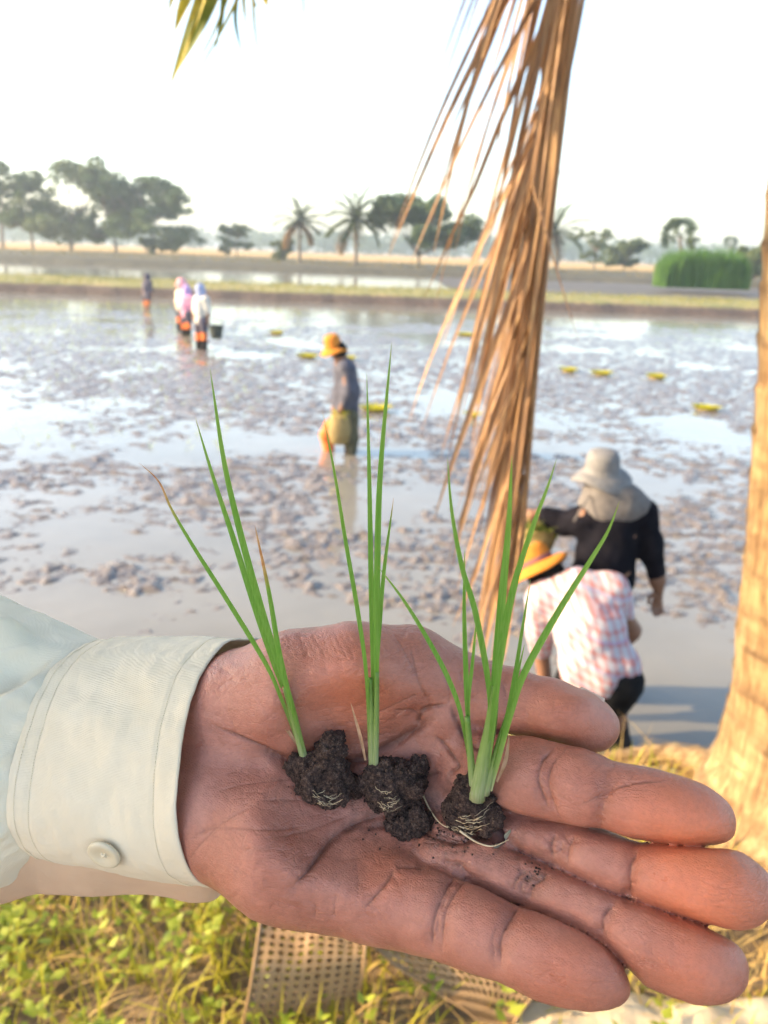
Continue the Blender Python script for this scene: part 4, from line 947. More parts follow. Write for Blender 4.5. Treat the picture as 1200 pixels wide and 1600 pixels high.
def frond_geo(base, az, el, L, droop, nl, ll, wl, rg, rach=.03, hang=.5, seg=12, k=4):
    """pinnate palm leaf: rachis points and leaflet strips"""
    P = []; p = np.array(base, float); e = el
    for i in range(seg + 1):
        P.append(p.copy()); s = L / seg; p = p + s * np.array([math.cos(e) * math.cos(az), math.cos(e) * math.sin(az), math.sin(e)]); e -= droop / seg * (1 + .8 * i / seg)
    P = np.array(P); Q = spline(P, nl); T = np.gradient(Q, axis=0); T /= np.linalg.norm(T, axis=1, keepdims=True)
    S = np.cross(T, np.array([0, 0, 1.0])); S /= np.linalg.norm(S, axis=1, keepdims=True) + 1e-9; V = []; F = []
    for i in range(2, nl):
        t = i / (nl - 1); l = ll * math.sin(math.pi * (.12 + .80 * t)) ** .7 * rg.uniform(.85, 1.1)
        for sg in (-1, 1):
            d = S[i] * sg * .8 + T[i] * .55 + np.array([0, 0, .12]) + rg.normal(0, .06, 3); d /= np.linalg.norm(d); w = np.cross(d, np.array([0, 0, 1.0])); w = w / (np.linalg.norm(w) + 1e-9) * wl
            a = Q[i]; m = a + d * l * .5 + np.array([0, 0, -hang * l * .16]); e2 = a + d * l * .92 + np.array([0, 0, -hang * l * .6]); n0 = len(V)
            V += [a - w * .3, a + w * .3, m - w * .5, m + w * .5, e2]; F += [(n0, n0 + 1, n0 + 3, n0 + 2), (n0 + 2, n0 + 3, n0 + 4)]
    return P, np.array(V), F
def far_palm(label, px, py_base, py_crown, y, L, seed, dry=2, nf=18):
    b = at_y(px, py_base, y); c = at_y(px, py_crown, y); rg = np.random.default_rng(seed); t = empty('coconut_palm', b); props(t, label, 'palm', 'coconut palms on the far bank')
    mid = b * .5 + c * .5 + np.array([rg.normal(0, .15), 0, 0]); P = spline([b + np.array([0, 0, -.4]), mid, c], 12); v, f = tube(P, np.linspace(.24, .15, 12), 8); mesh_obj('trunk', v, f, BARK, t)
    for i in range(nf):
        az = i * 2.399 + rg.normal(0, .2); el = 1.45 - 1.95 * (i / nf) ** .9; Lf = L * rg.uniform(.85, 1.08); isdry = i >= nf - dry
        if isdry: el = -.5
        P, V, F = frond_geo(c, az, el, Lf, .55 + .35 * rg.random(), 38, Lf * .29, .20, rg); mb = MB(); mb.add(*tube(P, np.linspace(.05, .012, len(P)), 4)); mb.add(V, F); mb.build('frond', PALMDRY if isdry else PALM, t)
far_palm('slender coconut palm, left of the two in front of the sky', 468, 414, 346, 112, 3.9, 1, 4, 21)
far_palm('wide coconut palm, right of the two in front of the sky', 556, 418, 344, 102, 4.6, 2, 2, 24)
far_palm('coconut palm just right of the dry frond', 868, 424, 364, 104, 4.2, 3, 2, 17)
def fan_palm(label, px, py_base, py_top, y, rad, seed):
    b = at_y(px, py_base, y); tp = at_y(px, py_top, y); c = tp - np.array([0, 0, rad]); rg = np.random.default_rng(seed); t = empty('sugar_palm', b); props(t, label, 'palm')
    v, f = tube(spline([b + np.array([0, 0, -.3]), c], 6), .22, 8); mesh_obj('trunk', v, f, BARK, t)
    for i in range(34):
        z = rg.uniform(-.75, 1); a = rg.uniform(0, 6.28); d = np.array([math.sqrt(1 - z * z) * math.cos(a), math.sqrt(1 - z * z) * math.sin(a), z]); e = c + d * rad * .62; mb = MB(); mb.add(*tube([c, e], .025, 4)); up = np.cross(d, rg.normal(size=3)); up /= np.linalg.norm(up); n = np.cross(d, up)
        for k in range(11):
            q = (k - 5) * .25; dd = d * math.cos(q) + up * math.sin(q); w = n * .02 + np.cross(dd, n) * .07; mb.add([e - w * .3, e + w * .3, e + dd * rad * .38 + w, e + dd * rad * .5, e + dd * rad * .38 - w], [(0, 1, 2, 3, 4)])
        mb.build('frond', PALM, t)
fan_palm('round crowned sugar palm behind the green reed clump', 1067, 430, 338, 105, 2.3, 4)
fan_palm('tiny distant sugar palm left of the near trunk', 1143, 424, 368, 210, 1.9, 5)
def reeds():
    a, b = at_z(1030, 447, .55), at_z(1136, 449, .55); rg = np.random.default_rng(8); n = 5200; y0 = a[1]
    t = empty('reed_clump', (a + b) / 2); props(t, 'dense bright green reed clump below the sugar palm', 'reeds'); x = rg.uniform(a[0], b[0], n); y = y0 + rg.uniform(-1.2, 1.8, n)
    ed = np.minimum(x - a[0], b[0] - x); h = (2.6 + .7 * fbm(np.stack([x * 1.1, y * .8, x * 0], 1), 2)) * np.clip(.72 + ed * .5, 0, 1) * rg.uniform(.45, 1.15, n) * (1 + .25 * perlin(np.stack([x * .7, y, x * 0 + 3], 1))); V = []
    an = rg.uniform(0, 3.14, n); s = np.stack([np.cos(an), np.sin(an), 0 * an], 1) * .045; base = np.stack([x, y, 0 * x + .5], 1); l = rg.normal(0, .17, (n, 2)); up = np.array([0, 0, 1.0])
    m = base + up * (h * .6)[:, None]; m[:, :2] += l * .25; e = base + up * h[:, None]; e[:, :2] += l
    V = np.stack([base - s, base + s, m + s, m - s, e], 1).reshape(-1, 3); o = np.arange(n) * 5; F = [tuple(q) for q in np.stack([o, o + 1, o + 2, o + 3], 1)] + [tuple(q) for q in np.stack([o + 3, o + 2, o + 4], 1)]
    q = mesh_obj('reed_blades', V, F, REED, t); q['kind'] = 'stuff'
reeds()
# far wood along the horizon
rg = np.random.default_rng(77); cs = []; rs = []
for x in np.arange(-420, 420, 5.0):
    for k in range(2):
        y = rg.uniform(470, 620); hh = 11.5 + 4.0 * perlin(np.array([[x / 40, k * 3.3, 0]]))[0] + 2.5 * perlin(np.array([[x / 11, k * 7.3, 4]]))[0] + rg.uniform(-1, 1)
        cs.append((x + rg.normal(0, 3), y, .8 + hh * .55)); rs.append(max(2.5, hh * .62))
V, F = leafcloud(cs, rs, 24000, 1.6, rg, .9); props(mesh_obj('far_wood', V, F, LM2), 'hazy blue green wood along the horizon', 'wood', kind='stuff')
# ================================================================== the bank we stand on, trunk, fronds, trays
BZ = 0.75
def bank_edge(x): return 2.22 + .10 * np.sin(x * 1.9 + .6) + .06 * np.sin(x * 4.7)
def bank_z(x, y):
    e = bank_edge(x); d = y - e
    z = BZ + .05 * fbm(np.stack([x / .5, y / .5, x * 0], 1), 4) + .015 * fbm(np.stack([x / .07, y / .07, x * 0 + 5], 1), 3)
    return np.where(d > 0, z - 1.25 * sstep(0, .75, d), z)
xs = np.concatenate([np.linspace(-12, -2.2, 50)[:-1], np.linspace(-2.2, 2.2, 190), np.linspace(2.2, 12, 50)[1:]]); ys = np.concatenate([np.linspace(-10, .7, 40)[:-1], np.linspace(.7, 3.1, 130)])
XX, YY = np.meshgrid(xs, ys, indexing='ij'); X, Y = XX.ravel(), YY.ravel(); Z = bank_z(X, Y)
BANKM = NT('bank_soil'); co = BANKM.coord('Object'); f = BANKM.noise(co, 5, 6, .65); g = BANKM.noise(co, 60, 5, .65)
c = BANKM.ramp(f, [(.3, (.17, .12, .07)), (.5, (.30, .21, .12)), (.7, (.44, .32, .18))]); c = BANKM.mix(BANKM.math('MULTIPLY', g, .5), c, (.16, .11, .06)); BANKM.P('Base_Color', c); BANKM.P('Roughness', .9); BANKM.bump(BANKM.math('ADD', g, f), .8, .02); BANKM = BANKM.m
props(mesh_obj('bank', np.stack([X, Y, Z], 1), grid_faces_np(len(xs), len(ys))[:, ::-1], BANKM), kind='structure')
# --- ground cover
rg = np.random.default_rng(41)
GREEN = simple('bank_grass', (.30, .32, .025), (.60, .50, .065), 9, .6, 0, trans=.35); STRAW = simple('straw', (.42, .27, .09), (.66, .46, .18), 14, .7, 0, trans=.2)
WEED = simple('weed_leaf', (.20, .30, .025), (.48, .48, .065), 12, .5, 0, trans=.35)
def keep(V, F, m, per, nseg):
    return V, F
def dens(x, y): return fbm(np.stack([x / .25, y / .25, x * 0 + 2], 1), 3)
def scatter(n, x0, x1, y0, y1, fn):
    x = rg.uniform(x0, x1, n); y = rg.uniform(y0, y1, n); k = rg.random(n) < fn(x, y); return x[k], y[k]
def blade_mesh(x, y, hmin, hmax, wmin, wmax, lean, segs=4):
    n = len(x); z = bank_z(x, y) - .01; h = rg.uniform(hmin, hmax, n); w = rg.uniform(wmin, wmax, n); a = rg.uniform(0, 2 * math.pi, n); l = np.abs(rg.normal(0, lean, n)); b = rg.uniform(0, 2 * math.pi, n); V = []
    side = np.stack([-np.sin(b), np.cos(b), 0 * b], 1); ln = np.stack([np.cos(b), np.sin(b), 0 * b], 1); base = np.stack([x, y, z], 1)
    for k in range(segs + 1):
        t = k / segs; c = base + np.array([0, 0, 1.0]) * (h * (t - .55 * np.clip(l, 0, 1.4) * t * t))[:, None] + ln * (l * h * t ** 1.6)[:, None]; ww = w * (1 - t ** 2 * .95) * .5; V += [c - side * ww[:, None], c + side * ww[:, None]]
    V = np.stack(V, 1).reshape(-1, 3); m = 2 * (segs + 1); o = np.arange(n) * m
    return V, np.concatenate([np.stack([o + 2 * k, o + 2 * k + 1, o + 2 * k + 3, o + 2 * k + 2], 1) for k in range(segs)])
left = lambda x, y: np.clip(.25 + .9 * dens(x, y) + .75 * sstep(.45, -.25, x), 0, 1)
V, F = blade_mesh(*scatter(9000, -2.3, 1.0, .75, 2.35, left), .04, .16, .004, .009, .7); props(mesh_obj('grass', V, F, GREEN), 'green grass on the bank at the lower left', 'grass', kind='stuff')
V, F = blade_mesh(*scatter(10500, -2.3, 2.6, .75, 2.40, lambda x, y: np.clip(.48 - .5 * dens(x, y) + .45 * sstep(-.1, .7, x), 0, 1)), .04, .17, .003, .008, 1.3); props(mesh_obj('straw', V, F, STRAW), 'dry yellow straw and grass over the bank', 'straw', kind='stuff')
def weeds(x, y):
    n = len(x); V = []; F = []; z = bank_z(x, y)
    for i in range(n):
        st = rg.uniform(.03, .13); a0 = rg.uniform(0, 6.28); k = rg.integers(3, 7); tip = np.array([x[i] + rg.normal(0, .03), y[i] + rg.normal(0, .03), z[i] + st])
        for j in range(k):
            a = a0 + j * 2.4; L = rg.uniform(.016, .038); el = rg.uniform(-.2, .7); d = np.array([math.cos(a) * math.cos(el), math.sin(a) * math.cos(el), math.sin(el)]); s = np.array([-math.sin(a), math.cos(a), 0]) * L * rg.uniform(.28, .42); c = tip - np.array([0, 0, st * .7 * j / k]); nrm = np.cross(s, d); nrm /= np.linalg.norm(nrm); n0 = len(V)
            V += [c, c + d * L * .45 + s + nrm * L * .06, c + d * L * .5 - nrm * L * .05, c + d * L * .45 - s + nrm * L * .06, c + d * L * 1.1 - nrm * L * .12]; F += [(n0, n0 + 2, n0 + 1), (n0, n0 + 3, n0 + 2), (n0 + 1, n0 + 2, n0 + 4), (n0 + 2, n0 + 3, n0 + 4)]
    return V, F
V, F = weeds(*scatter(1900, -2.0, .75, .8, 2.3, lambda x, y: np.clip(.35 + 1.0 * dens(x + 3, y) + .35 * sstep(.3, -.4, x), 0, .9))); props(mesh_obj('weeds', V, F, WEED), 'small leafy green weeds on the bank at the lower left', 'weeds', kind='stuff')
# pale flat stone at the lower right
F_ = Field((.05, .95, .62), (1.15, 1.55, .95), .014); F_.ell((.62, 1.26, .74), (.42, .17, .075), .03); F_.ell((.86, 1.30, .73), (.20, .14, .07), .04); P, Q = F_.mesh(); P = P + vnormals(P, Q) * (.03 * fbm(P / .12, 4))[:, None]
STONE = simple('pale_stone', (.50, .38, .24), (.66, .54, .37), 12, .85, .6, .01); props(mesh_obj('stone', P, Q, STONE), 'pale tan flat stone at the bottom right edge', 'stone')

# --- perforated seedling trays
TRAY = simple('tray_plastic', (.27, .165, .08), (.37, .235, .12), 18, .55, .25, .002, spec=.3)
def tray(label, rows, nu, nv, seed):
    R3 = [[at_z(*a) for a in r] for r in rows]; G = np.array([[spline(np.array(r), nu * 2 + 1)] for r in R3])[:, 0]
    G = np.stack([spline(G[:, j], nv * 2 + 1) for j in range(nu * 2 + 1)], 1)   # (2nv+1, 2nu+1, 3)
    rg2 = np.random.default_rng(seed); G = G + (fbm(G.reshape(-1, 3) / .09, 2) * .012).reshape(G.shape[:2])[..., None] * np.array([0, 0, 1.0])
    gu = np.gradient(G, axis=1); gv = np.gradient(G, axis=0); nr = np.cross(gu, gv); nr /= np.linalg.norm(nr, axis=2, keepdims=True); nr *= np.sign(nr[..., 2:3].mean()); mb = MB()
    for i in range(nv):
        for j in range(nu):
            b = [(0, 0), (0, 1), (0, 2), (1, 2), (2, 2), (2, 1), (2, 0), (1, 0)]; O = np.array([G[2 * i + p, 2 * j + q] for p, q in b]); c = G[2 * i + 1, 2 * j + 1]; n = nr[2 * i + 1, 2 * j + 1]
            mid = (O[1] - O[5]) * .27, (O[3] - O[7]) * .27; ang = [math.radians(x) for x in (-135 + 0, -90, -45, 0, 45, 90, 135, 180)]
            e1 = (O[3] - O[7]) / 2; e2 = (O[5] - O[1]) / 2; off = -.5 if i % 2 else 0
            hole = np.array([c + .70 * (e1 * math.cos(t) + e2 * math.sin(t)) for t in [math.radians(x) for x in (-135, -90, -45, 0, 45, 90, 135, 180)]])
            O = np.array([G[2 * i, 2 * j], G[2 * i, 2 * j + 1], G[2 * i, 2 * j + 2], G[2 * i + 1, 2 * j + 2], G[2 * i + 2, 2 * j + 2], G[2 * i + 2, 2 * j + 1], G[2 * i + 2, 2 * j], G[2 * i + 1, 2 * j]])
            cup = c + (hole - c) * .8 - n * .011; V = np.concatenate([O, hole, cup]); F = [(k, (k + 1) % 8, 8 + (k + 1) % 8, 8 + k) for k in range(8)] + [(8 + k, 8 + (k + 1) % 8, 16 + (k + 1) % 8, 16 + k) for k in range(8)]
            mb.add(V, F)
    t = empty('seedling_tray', R3[-1][0]); props(t, label, 'tray', 'perforated seedling trays in the grass'); o = mb.build('perforated_sheet', TRAY, t, smooth=False)
    E = np.concatenate([G[0], G[1:, -1], G[-1, ::-1][1:], G[::-1, 0][1:]]); v, f = tube(E, .0035, 6, False); mesh_obj('rim', v, f, TRAY, t)
tray('perforated tan tray curling down into the grass, left of two', [[(428, 1310, .90), (590, 1360, .90)], [(410, 1420, .93), (574, 1450, .93)], [(400, 1490, .92), (570, 1490, .92)], [(390, 1550, .86), (565, 1530, .86)], [(378, 1605, .77), (556, 1575, .77)]], 11, 17, 1)
tray('perforated tan tray lying flatter in the grass, right of two', [[(566, 1430, .88), (900, 1500, .85)], [(572, 1470, .87), (860, 1535, .85)], [(640, 1520, .84), (830, 1560, .83)], [(745, 1592, .79), (800, 1600, .79)]], 19, 9, 2)

# --- the coconut palm at the right edge: trunk, roots, dry frond
_tb = at_z(1252, 1285, BZ - .02); TY = _tb[1]; _tt = at_y(1342, 150, TY); _dir = (_tt - _tb) / (_tt[2] - _tb[2])
PALMB = np.array(_tb)
npalm = empty('coconut_palm', PALMB); props(npalm, 'golden ringed palm trunk at the right edge with a dead hanging frond', 'palm')
def trunk_geo(base, d, H, r_of, k=96, dz=.02, seed=0, roots=True):
    zs = np.arange(-.1, H, dz); an = np.arange(k) * 2 * math.pi / k; Zg, A = np.meshgrid(zs, an, indexing='ij'); r = r_of(Zg)
    ringf = (Zg + .02 * np.sin(A * 2 + seed) + .03 * perlin(np.stack([np.cos(A).ravel() * 1.5, np.sin(A).ravel() * 1.5, Zg.ravel() * 3], 1)).reshape(A.shape)) / .115; fr = ringf - np.floor(ringf)
    r = r + .012 * (fr ** 4 - .25) * (.5 + fbm(np.stack([A.ravel() * 0 + 3, A.ravel() * 0, Zg.ravel() * 2.0], 1), 2)).reshape(A.shape).clip(.3, 1.2) * sstep(.1, .4, Zg)
    p = np.stack([np.cos(A).ravel() * 3.4, np.sin(A).ravel() * 3.4, Zg.ravel() * 1.1], 1); q = np.stack([np.cos(A).ravel() * 11, np.sin(A).ravel() * 11, Zg.ravel() * 2.2], 1)
    r = r + (.016 * fbm(p, 3) - .022 * np.abs(fbm(q, 3))).reshape(A.shape)
    if roots:
        lob = np.clip(np.cos(3 * A + .5) * .5 + .5, 0, 1) ** 2 * .10 + .22 * np.exp(-((np.angle(np.exp(1j * (A - math.pi * 1.0)))) / .28) ** 2); r = r + lob * np.exp(-np.clip(Zg + .02, 0, 9) / .075)
    global RINGA; RINGA = (np.exp(-((1 - fr) / .10) ** 2) + .8 * np.exp(-(fr / .13) ** 2)).ravel() * np.clip(.4 + 1.6 * fbm(np.stack([np.cos(A).ravel() * 2, np.sin(A).ravel() * 2, Zg.ravel() * 9], 1), 2), 0, 1) * sstep(.05, .3, Zg).ravel()
    V = np.stack([base[0] + d[0] * Zg + r * np.cos(A), base[1] + d[1] * Zg + r * np.sin(A), base[2] + Zg], -1).reshape(-1, 3)
    return V, grid_faces(len(zs), k, True)
TRK = NT('palm_bark'); co = TRK.coord('Object'); cs_ = TRK.coord('Object', (9, 9, 1.1)); f = TRK.noise(cs_, 5, 6, .65); g = TRK.noise(co, 7, 4, .6); h_ = TRK.noise(TRK.coord('Object', (2, 2, 14)), 1.2, 3, .5)
c = TRK.ramp(f, [(.30, (.10, .055, .028)), (.43, (.25, .155, .07)), (.60, (.40, .28, .14)), (.8, (.52, .39, .23))]); c = TRK.mix(TRK.ramp(h_, [(.48, 0.0), (.62, .6)]), c, (.17, .09, .04)); c = TRK.mix(TRK.ramp(g, [(.55, 0.0), (.75, .5)]), c, (.36, .235, .115))
c = TRK.mix(TRK.math('MULTIPLY', TRK.attr('ring'), .95), c, (.10, .055, .025)); TRK.P('Base_Color', c); TRK.P('Roughness', .85); TRK.bump(TRK.math('ADD', f, TRK.math('MULTIPLY', g, .3)), .8, .012); TRK = TRK.m
def r_trunk(z): return np.interp(z, [-.1, 0, .08, .2, .4, .9, 2, 6], [.37, .32, .285, .245, .215, .195, .175, .15])
PH = 4.9
V, F = trunk_geo(PALMB, _dir, PH, r_trunk, 110, .014); mesh_obj('trunk', V, F, TRK, npalm, attrs={'ring': RINGA})
for rows, r0, r1 in (([(1150, 1215, .82), (1090, 1190, .77), (1030, 1180, .74), (960, 1186, .72), (905, 1200, .66)], .055, .016), ([(1160, 1260, .80), (1115, 1265, .76), (1095, 1300, .73)], .05, .02), ([(1200, 1310, .80), (1150, 1330, .75), (1120, 1370, .72)], .045, .02)):
    P = spline(np.array([at_z(*q) for q in rows]), 26); v, f = tube(P, np.linspace(r0, r1, 26), 12); v = v + (fbm(v / .06, 3) * .018)[:, None]; mesh_obj('root', v, f, TRK, npalm)
CROWN = PALMB + _dir * PH
FRG = simple('palm_green', (.09, .14, .025), (.26, .28, .06), 6, .5, .1, .002, trans=.35); FRY = simple('palm_yellow_backlit', (.42, .36, .045), (.62, .50, .07), 6, .5, .1, .002, trans=.35)  # yellow leaf, lightened in its base colour to suggest backlight
FRD = NT('palm_dry'); co = FRD.coord('Object'); f = FRD.noise(FRD.coord('Object', (30, 30, 1.5)), 3, 5, .6); g = FRD.n('ObjectInfo')
c = FRD.ramp(f, [(.3, (.25, .135, .075)), (.5, (.43, .245, .12)), (.7, (.66, .42, .20))]); c = FRD.mix(FRD.math('MULTIPLY', g.outputs['Random'], .6), c, (.24, .14, .085)); FRD.P('Base_Color', c); FRD.P('Roughness', .55); FRD.P('Specular_IOR_Level', .4); FRD.bump(f, .3, .004)
_tr = FRD.n('BsdfTranslucent'); FRD.t.links.new(c, _tr.inputs[0]); _mx = FRD.n('MixShader'); _mx.inputs[0].default_value = .18; FRD.t.links.new(FRD.b.outputs[0], _mx.inputs[1]); FRD.t.links.new(_tr.outputs[0], _mx.inputs[2]); FRD.t.links.new(_mx.outputs[0], FRD.out.inputs[0]); FRD = FRD.m
def crown(parent, c, n, L, rg, skip=(), el0=1.3, el1=-.3, ll=.85, wl=.035, nl=70, fm=FRG):
    for i in range(n):
        az = i * 2.399 + .4; el = el0 + (el1 - el0) * (i / n) ** .8
        if any(abs(np.angle(np.exp(1j * (az - s)))) < w for s, w in skip) and el < .75: continue
        Lf = L * rg.uniform(.85, 1.1); P, V, F = frond_geo(c, az, el, Lf, 1.05 + .4 * rg.random(), nl, ll, wl, rg, hang=.7); mb = MB(); mb.add(*tube(P, np.linspace(.04, .008, len(P)), 6)); mb.add(V, F); mb.build('frond', fm, parent)
crown(npalm, CROWN, 30, 4.2, np.random.default_rng(3), el0=1.2, el1=.05, ll=.95, wl=.06, nl=80)  # unseen crown, made fuller and longer to block overhead sky from the hand
def strip(P, w, face, fold=.4, tw0=0.0, tw1=0.0):
    """a folded leaflet along P, its face turned to `face`"""
    P = np.asarray(P); n = len(P); T = np.gradient(P, axis=0); T /= np.linalg.norm(T, axis=1, keepdims=True); V = []
    for i in range(n):
        s = np.cross(T[i], face); s /= np.linalg.norm(s) + 1e-9; nn = np.cross(s, T[i]); a = tw0 + (tw1 - tw0) * i / (n - 1); s2 = s * math.cos(a) + nn * math.sin(a); n2 = nn * math.cos(a) - s * math.sin(a)
        for u in (-1, 0, 1): V.append(P[i] + s2 * w[i] * u + n2 * fold * w[i] * (abs(u) - .5))
    return np.array(V), grid_faces(n, 3)
rg = np.random.default_rng(15); DY = TY + .12
rk = np.array([at_y(a, b, DY + d) for a, b, d in ((1050, -720, -.02), (975, -500, -.02), (932, -300, -.02), (903, -100, 0), (884, 80, 0), (872, 200, 0), (856, 350, 0), (842, 500, 0), (831, 640, 0), (822, 770, .01), (814, 880, .02))]); rk = np.vstack([CROWN + np.array([-.03, 0, .05]), CROWN * .4 + rk[0] * .6 + np.array([0, 0, .22]), rk])
RK = spline(rk, 90); v, f = tube(RK, np.interp(np.linspace(0, 1, 90), [0, .3, .6, 1], [.042, .026, .016, .004]), 10)
dryf = mesh_obj('dry_frond', v, f, FRD, npalm)
def px_of(p):
    q = p - CAM; d = q @ FWD; return 600 + FPX * (q @ RGT) / d, 800 - FPX * (q @ UPV) / d
for i in range(150):
    t = .20 + .78 * (i + rg.uniform(-.4, .4)) / 150; P0r = RK[min(89, int(t * 89))]; ppx, ppy = px_of(P0r)
    L = (.98 - .42 * max(0, (t - .45) / .55)) * rg.uniform(.72, 1.05); back = i % 2
    ang = np.interp(ppy, [-600, -300, 0, 250, 500, 880], [.52, .46, .42, .37, .33, .28]) * rg.uniform(.42, 1.32)
    if rg.random() < .25: ang *= .3
    if back: ang *= .75
    d0 = np.array([-math.sin(ang), rg.normal(.10 if back else -.06, .08), -math.cos(ang)]); n = 12; P = [P0r + np.array([-.004, .012 if back else -.012, 0])]; d = d0 / np.linalg.norm(d0)
    kink = rg.integers(4, 10) if rg.random() < .2 else 99
    for k in range(n - 1):
        P.append(P[-1] + d * L / (n - 1)); d = d + np.array([.012 * (1 if ang > .15 else 0), 0, -.022]) + rg.normal(0, .010, 3)
        if k == kink: d = d + np.array([rg.normal(.0, .22), rg.normal(0, .12), 0])
        d /= np.linalg.norm(d)
    P = np.array(P); tt = np.linspace(0, 1, n); w = rg.uniform(.0045, .0115) * np.clip(.75 + tt, 0, 1) * (1 - tt ** 3 * .92)
    face = np.array([-1.0 + rg.normal(0, .5), -.75, rg.normal(0, .2)]); v, f = strip(P, w, face, rg.uniform(.3, 1.1), rg.normal(0, .4), rg.normal(0, .9)); mesh_obj('leaflet', v, f, FRD, dryf)
# --- the palm on the left whose unseen crown is placed to shade the hand; one frond tip hangs into the picture
LPC = np.array([-4.1, -.42, 4.02]); LPB = np.array([-4.6, -.6, BZ - .05])
lpalm = empty('coconut_palm', LPB); props(lpalm, 'green yellow palm frond tips hanging in at the top left', 'palm')
_d2 = (LPC - LPB) / (LPC[2] - LPB[2]); V, F = trunk_geo(LPB, _d2, LPC[2] - LPB[2], lambda z: r_trunk(z) * .85, 48, .04, 3); mesh_obj('trunk', V, F, TRK, lpalm)
crown(lpalm, LPC, 44, 1.55, np.random.default_rng(9), el0=1.35, el1=-.45, ll=.75, wl=.07, nl=80)
gf = np.vstack([LPC, LPC + np.array([1.3, .9, .75]), at_y(150, -330, 1.75), at_y(300, -150, 2.1), at_y(372, -45, 2.2), at_y(400, 10, 2.22)]); GK = spline(gf, 80); v, f = tube(GK, np.linspace(.03, .003, 80), 8); gfr = mesh_obj('frond', v, f, FRY, lpalm)
rg = np.random.default_rng(5)
for a, b, c_, w_, m in (((335, -60), (300, 40), (264, 140), .017, 0), ((350, -50), (320, 30), (272, 120), .019, 1), ((325, -70), (290, 0), (272, 52), .016, 0), ((300, -90), (275, -20), (262, 22), .011, 0), ((372, -45), (330, 60), (276, 148), .005, 0), ((385, -30), (345, 50), (288, 150), .004, 0), ((352, -30), (346, 30), (336, 80), .007, 1), ((375, -30), (368, 30), (378, 85), .006, 1), ((395, -20), (398, 40), (404, 88), .004, 0), ((380, -40), (382, 10), (386, 44), .007, 0), ((405, -30), (415, 0), (420, 20), .008, 0), ((350, -80), (306, 20), (283, 90), .011, 1), ((470, -60), (474, 0), (474, 30), .003, 0), ((486, -60), (492, -10), (497, 12), .004, 0), ((410, -40), (425, -10), (440, 6), .004, 1)):
    P = spline([at_y(*a, 2.18), at_y(*b, 2.2), at_y(*c_, 2.22 + rg.normal(0, .03))], 14); tt = np.linspace(0, 1, 14); w = w_ * np.clip(.6 + tt * 2, 0, 1) * (1 - tt ** 2.2 * .95); v, f = strip(P, w, np.array([rg.normal(0, .3), -1, .2]), .5, rg.normal(0, .3), rg.normal(0, .5)); mesh_obj('leaflet', v, f, FRG if m else FRY, gfr)
for i in range(12, 62):                    # leaflets of the same frond nearer its crown, above the picture
    for sg in (-1, 1):
        T = GK[i + 1] - GK[i - 1]; T /= np.linalg.norm(T); S = np.cross(T, [0, 0, 1.0]); S /= np.linalg.norm(S); d = S * sg * .8 + T * .5 + np.array([0, 0, -.15]); L = .55
        P = np.array([GK[i] + d * L * q + np.array([0, 0, -.35 * L * q * q]) for q in np.linspace(0, 1, 6)]); tt = np.linspace(0, 1, 6)
        if any(0 < px_of(q)[0] < 1200 and px_of(q)[1] > -40 and (q - CAM) @ FWD > 0 for q in P): continue
        v, f = strip(P, .018 * (1 - tt ** 2 * .95), np.array([0, 0, 1.0]), .4); mesh_obj('leaflet', v, f, FRG, gfr)
# ================================================================== people working in the paddy
def fabric(name, c1, c2, scale=14, rough=.85): return simple(name, c1, c2, scale, rough, .25, .01, spec=.2 if c1[0] > .03 else .04)
SKINP = simple('tanned_skin', (.20, .10, .06), (.28, .145, .09), 12, .55, .1, .004)
def plaid():
    m = NT('plaid_shirt'); co = m.coord('Object'); sp = m.n('SeparateXYZ'); m.t.links.new(co, sp.inputs[0]); c = (.47, .46, .51)
    def bands(sock, freq, thr, off=0.0): return m.math('GREATER_THAN', m.math('SINE', m.math('ADD', m.math('MULTIPLY', sock, freq), off)), thr)
    u = m.math('ADD', sp.outputs['X'], m.math('MULTIPLY', sp.outputs['Z'], .28)); w = m.math('ADD', sp.outputs['Z'], m.math('ADD', m.math('MULTIPLY', sp.outputs['X'], .25), m.math('MULTIPLY', sp.outputs['Y'], -.35)))
    a = bands(u, 145, .35); b = bands(w, 145, .35); s = m.math('ADD', m.math('MULTIPLY', a, .40), m.math('MULTIPLY', b, .40)); base = m.mix(s, c, (.50, .12, .10))
    base = m.mix(m.math('MULTIPLY', bands(w, 59, .93, 1.0), .4), base, (.35, .30, .55)); m.P('Base_Color', base); m.P('Roughness', .85); m.bump(m.noise(co, 30, 4), .3, .01); return m.m
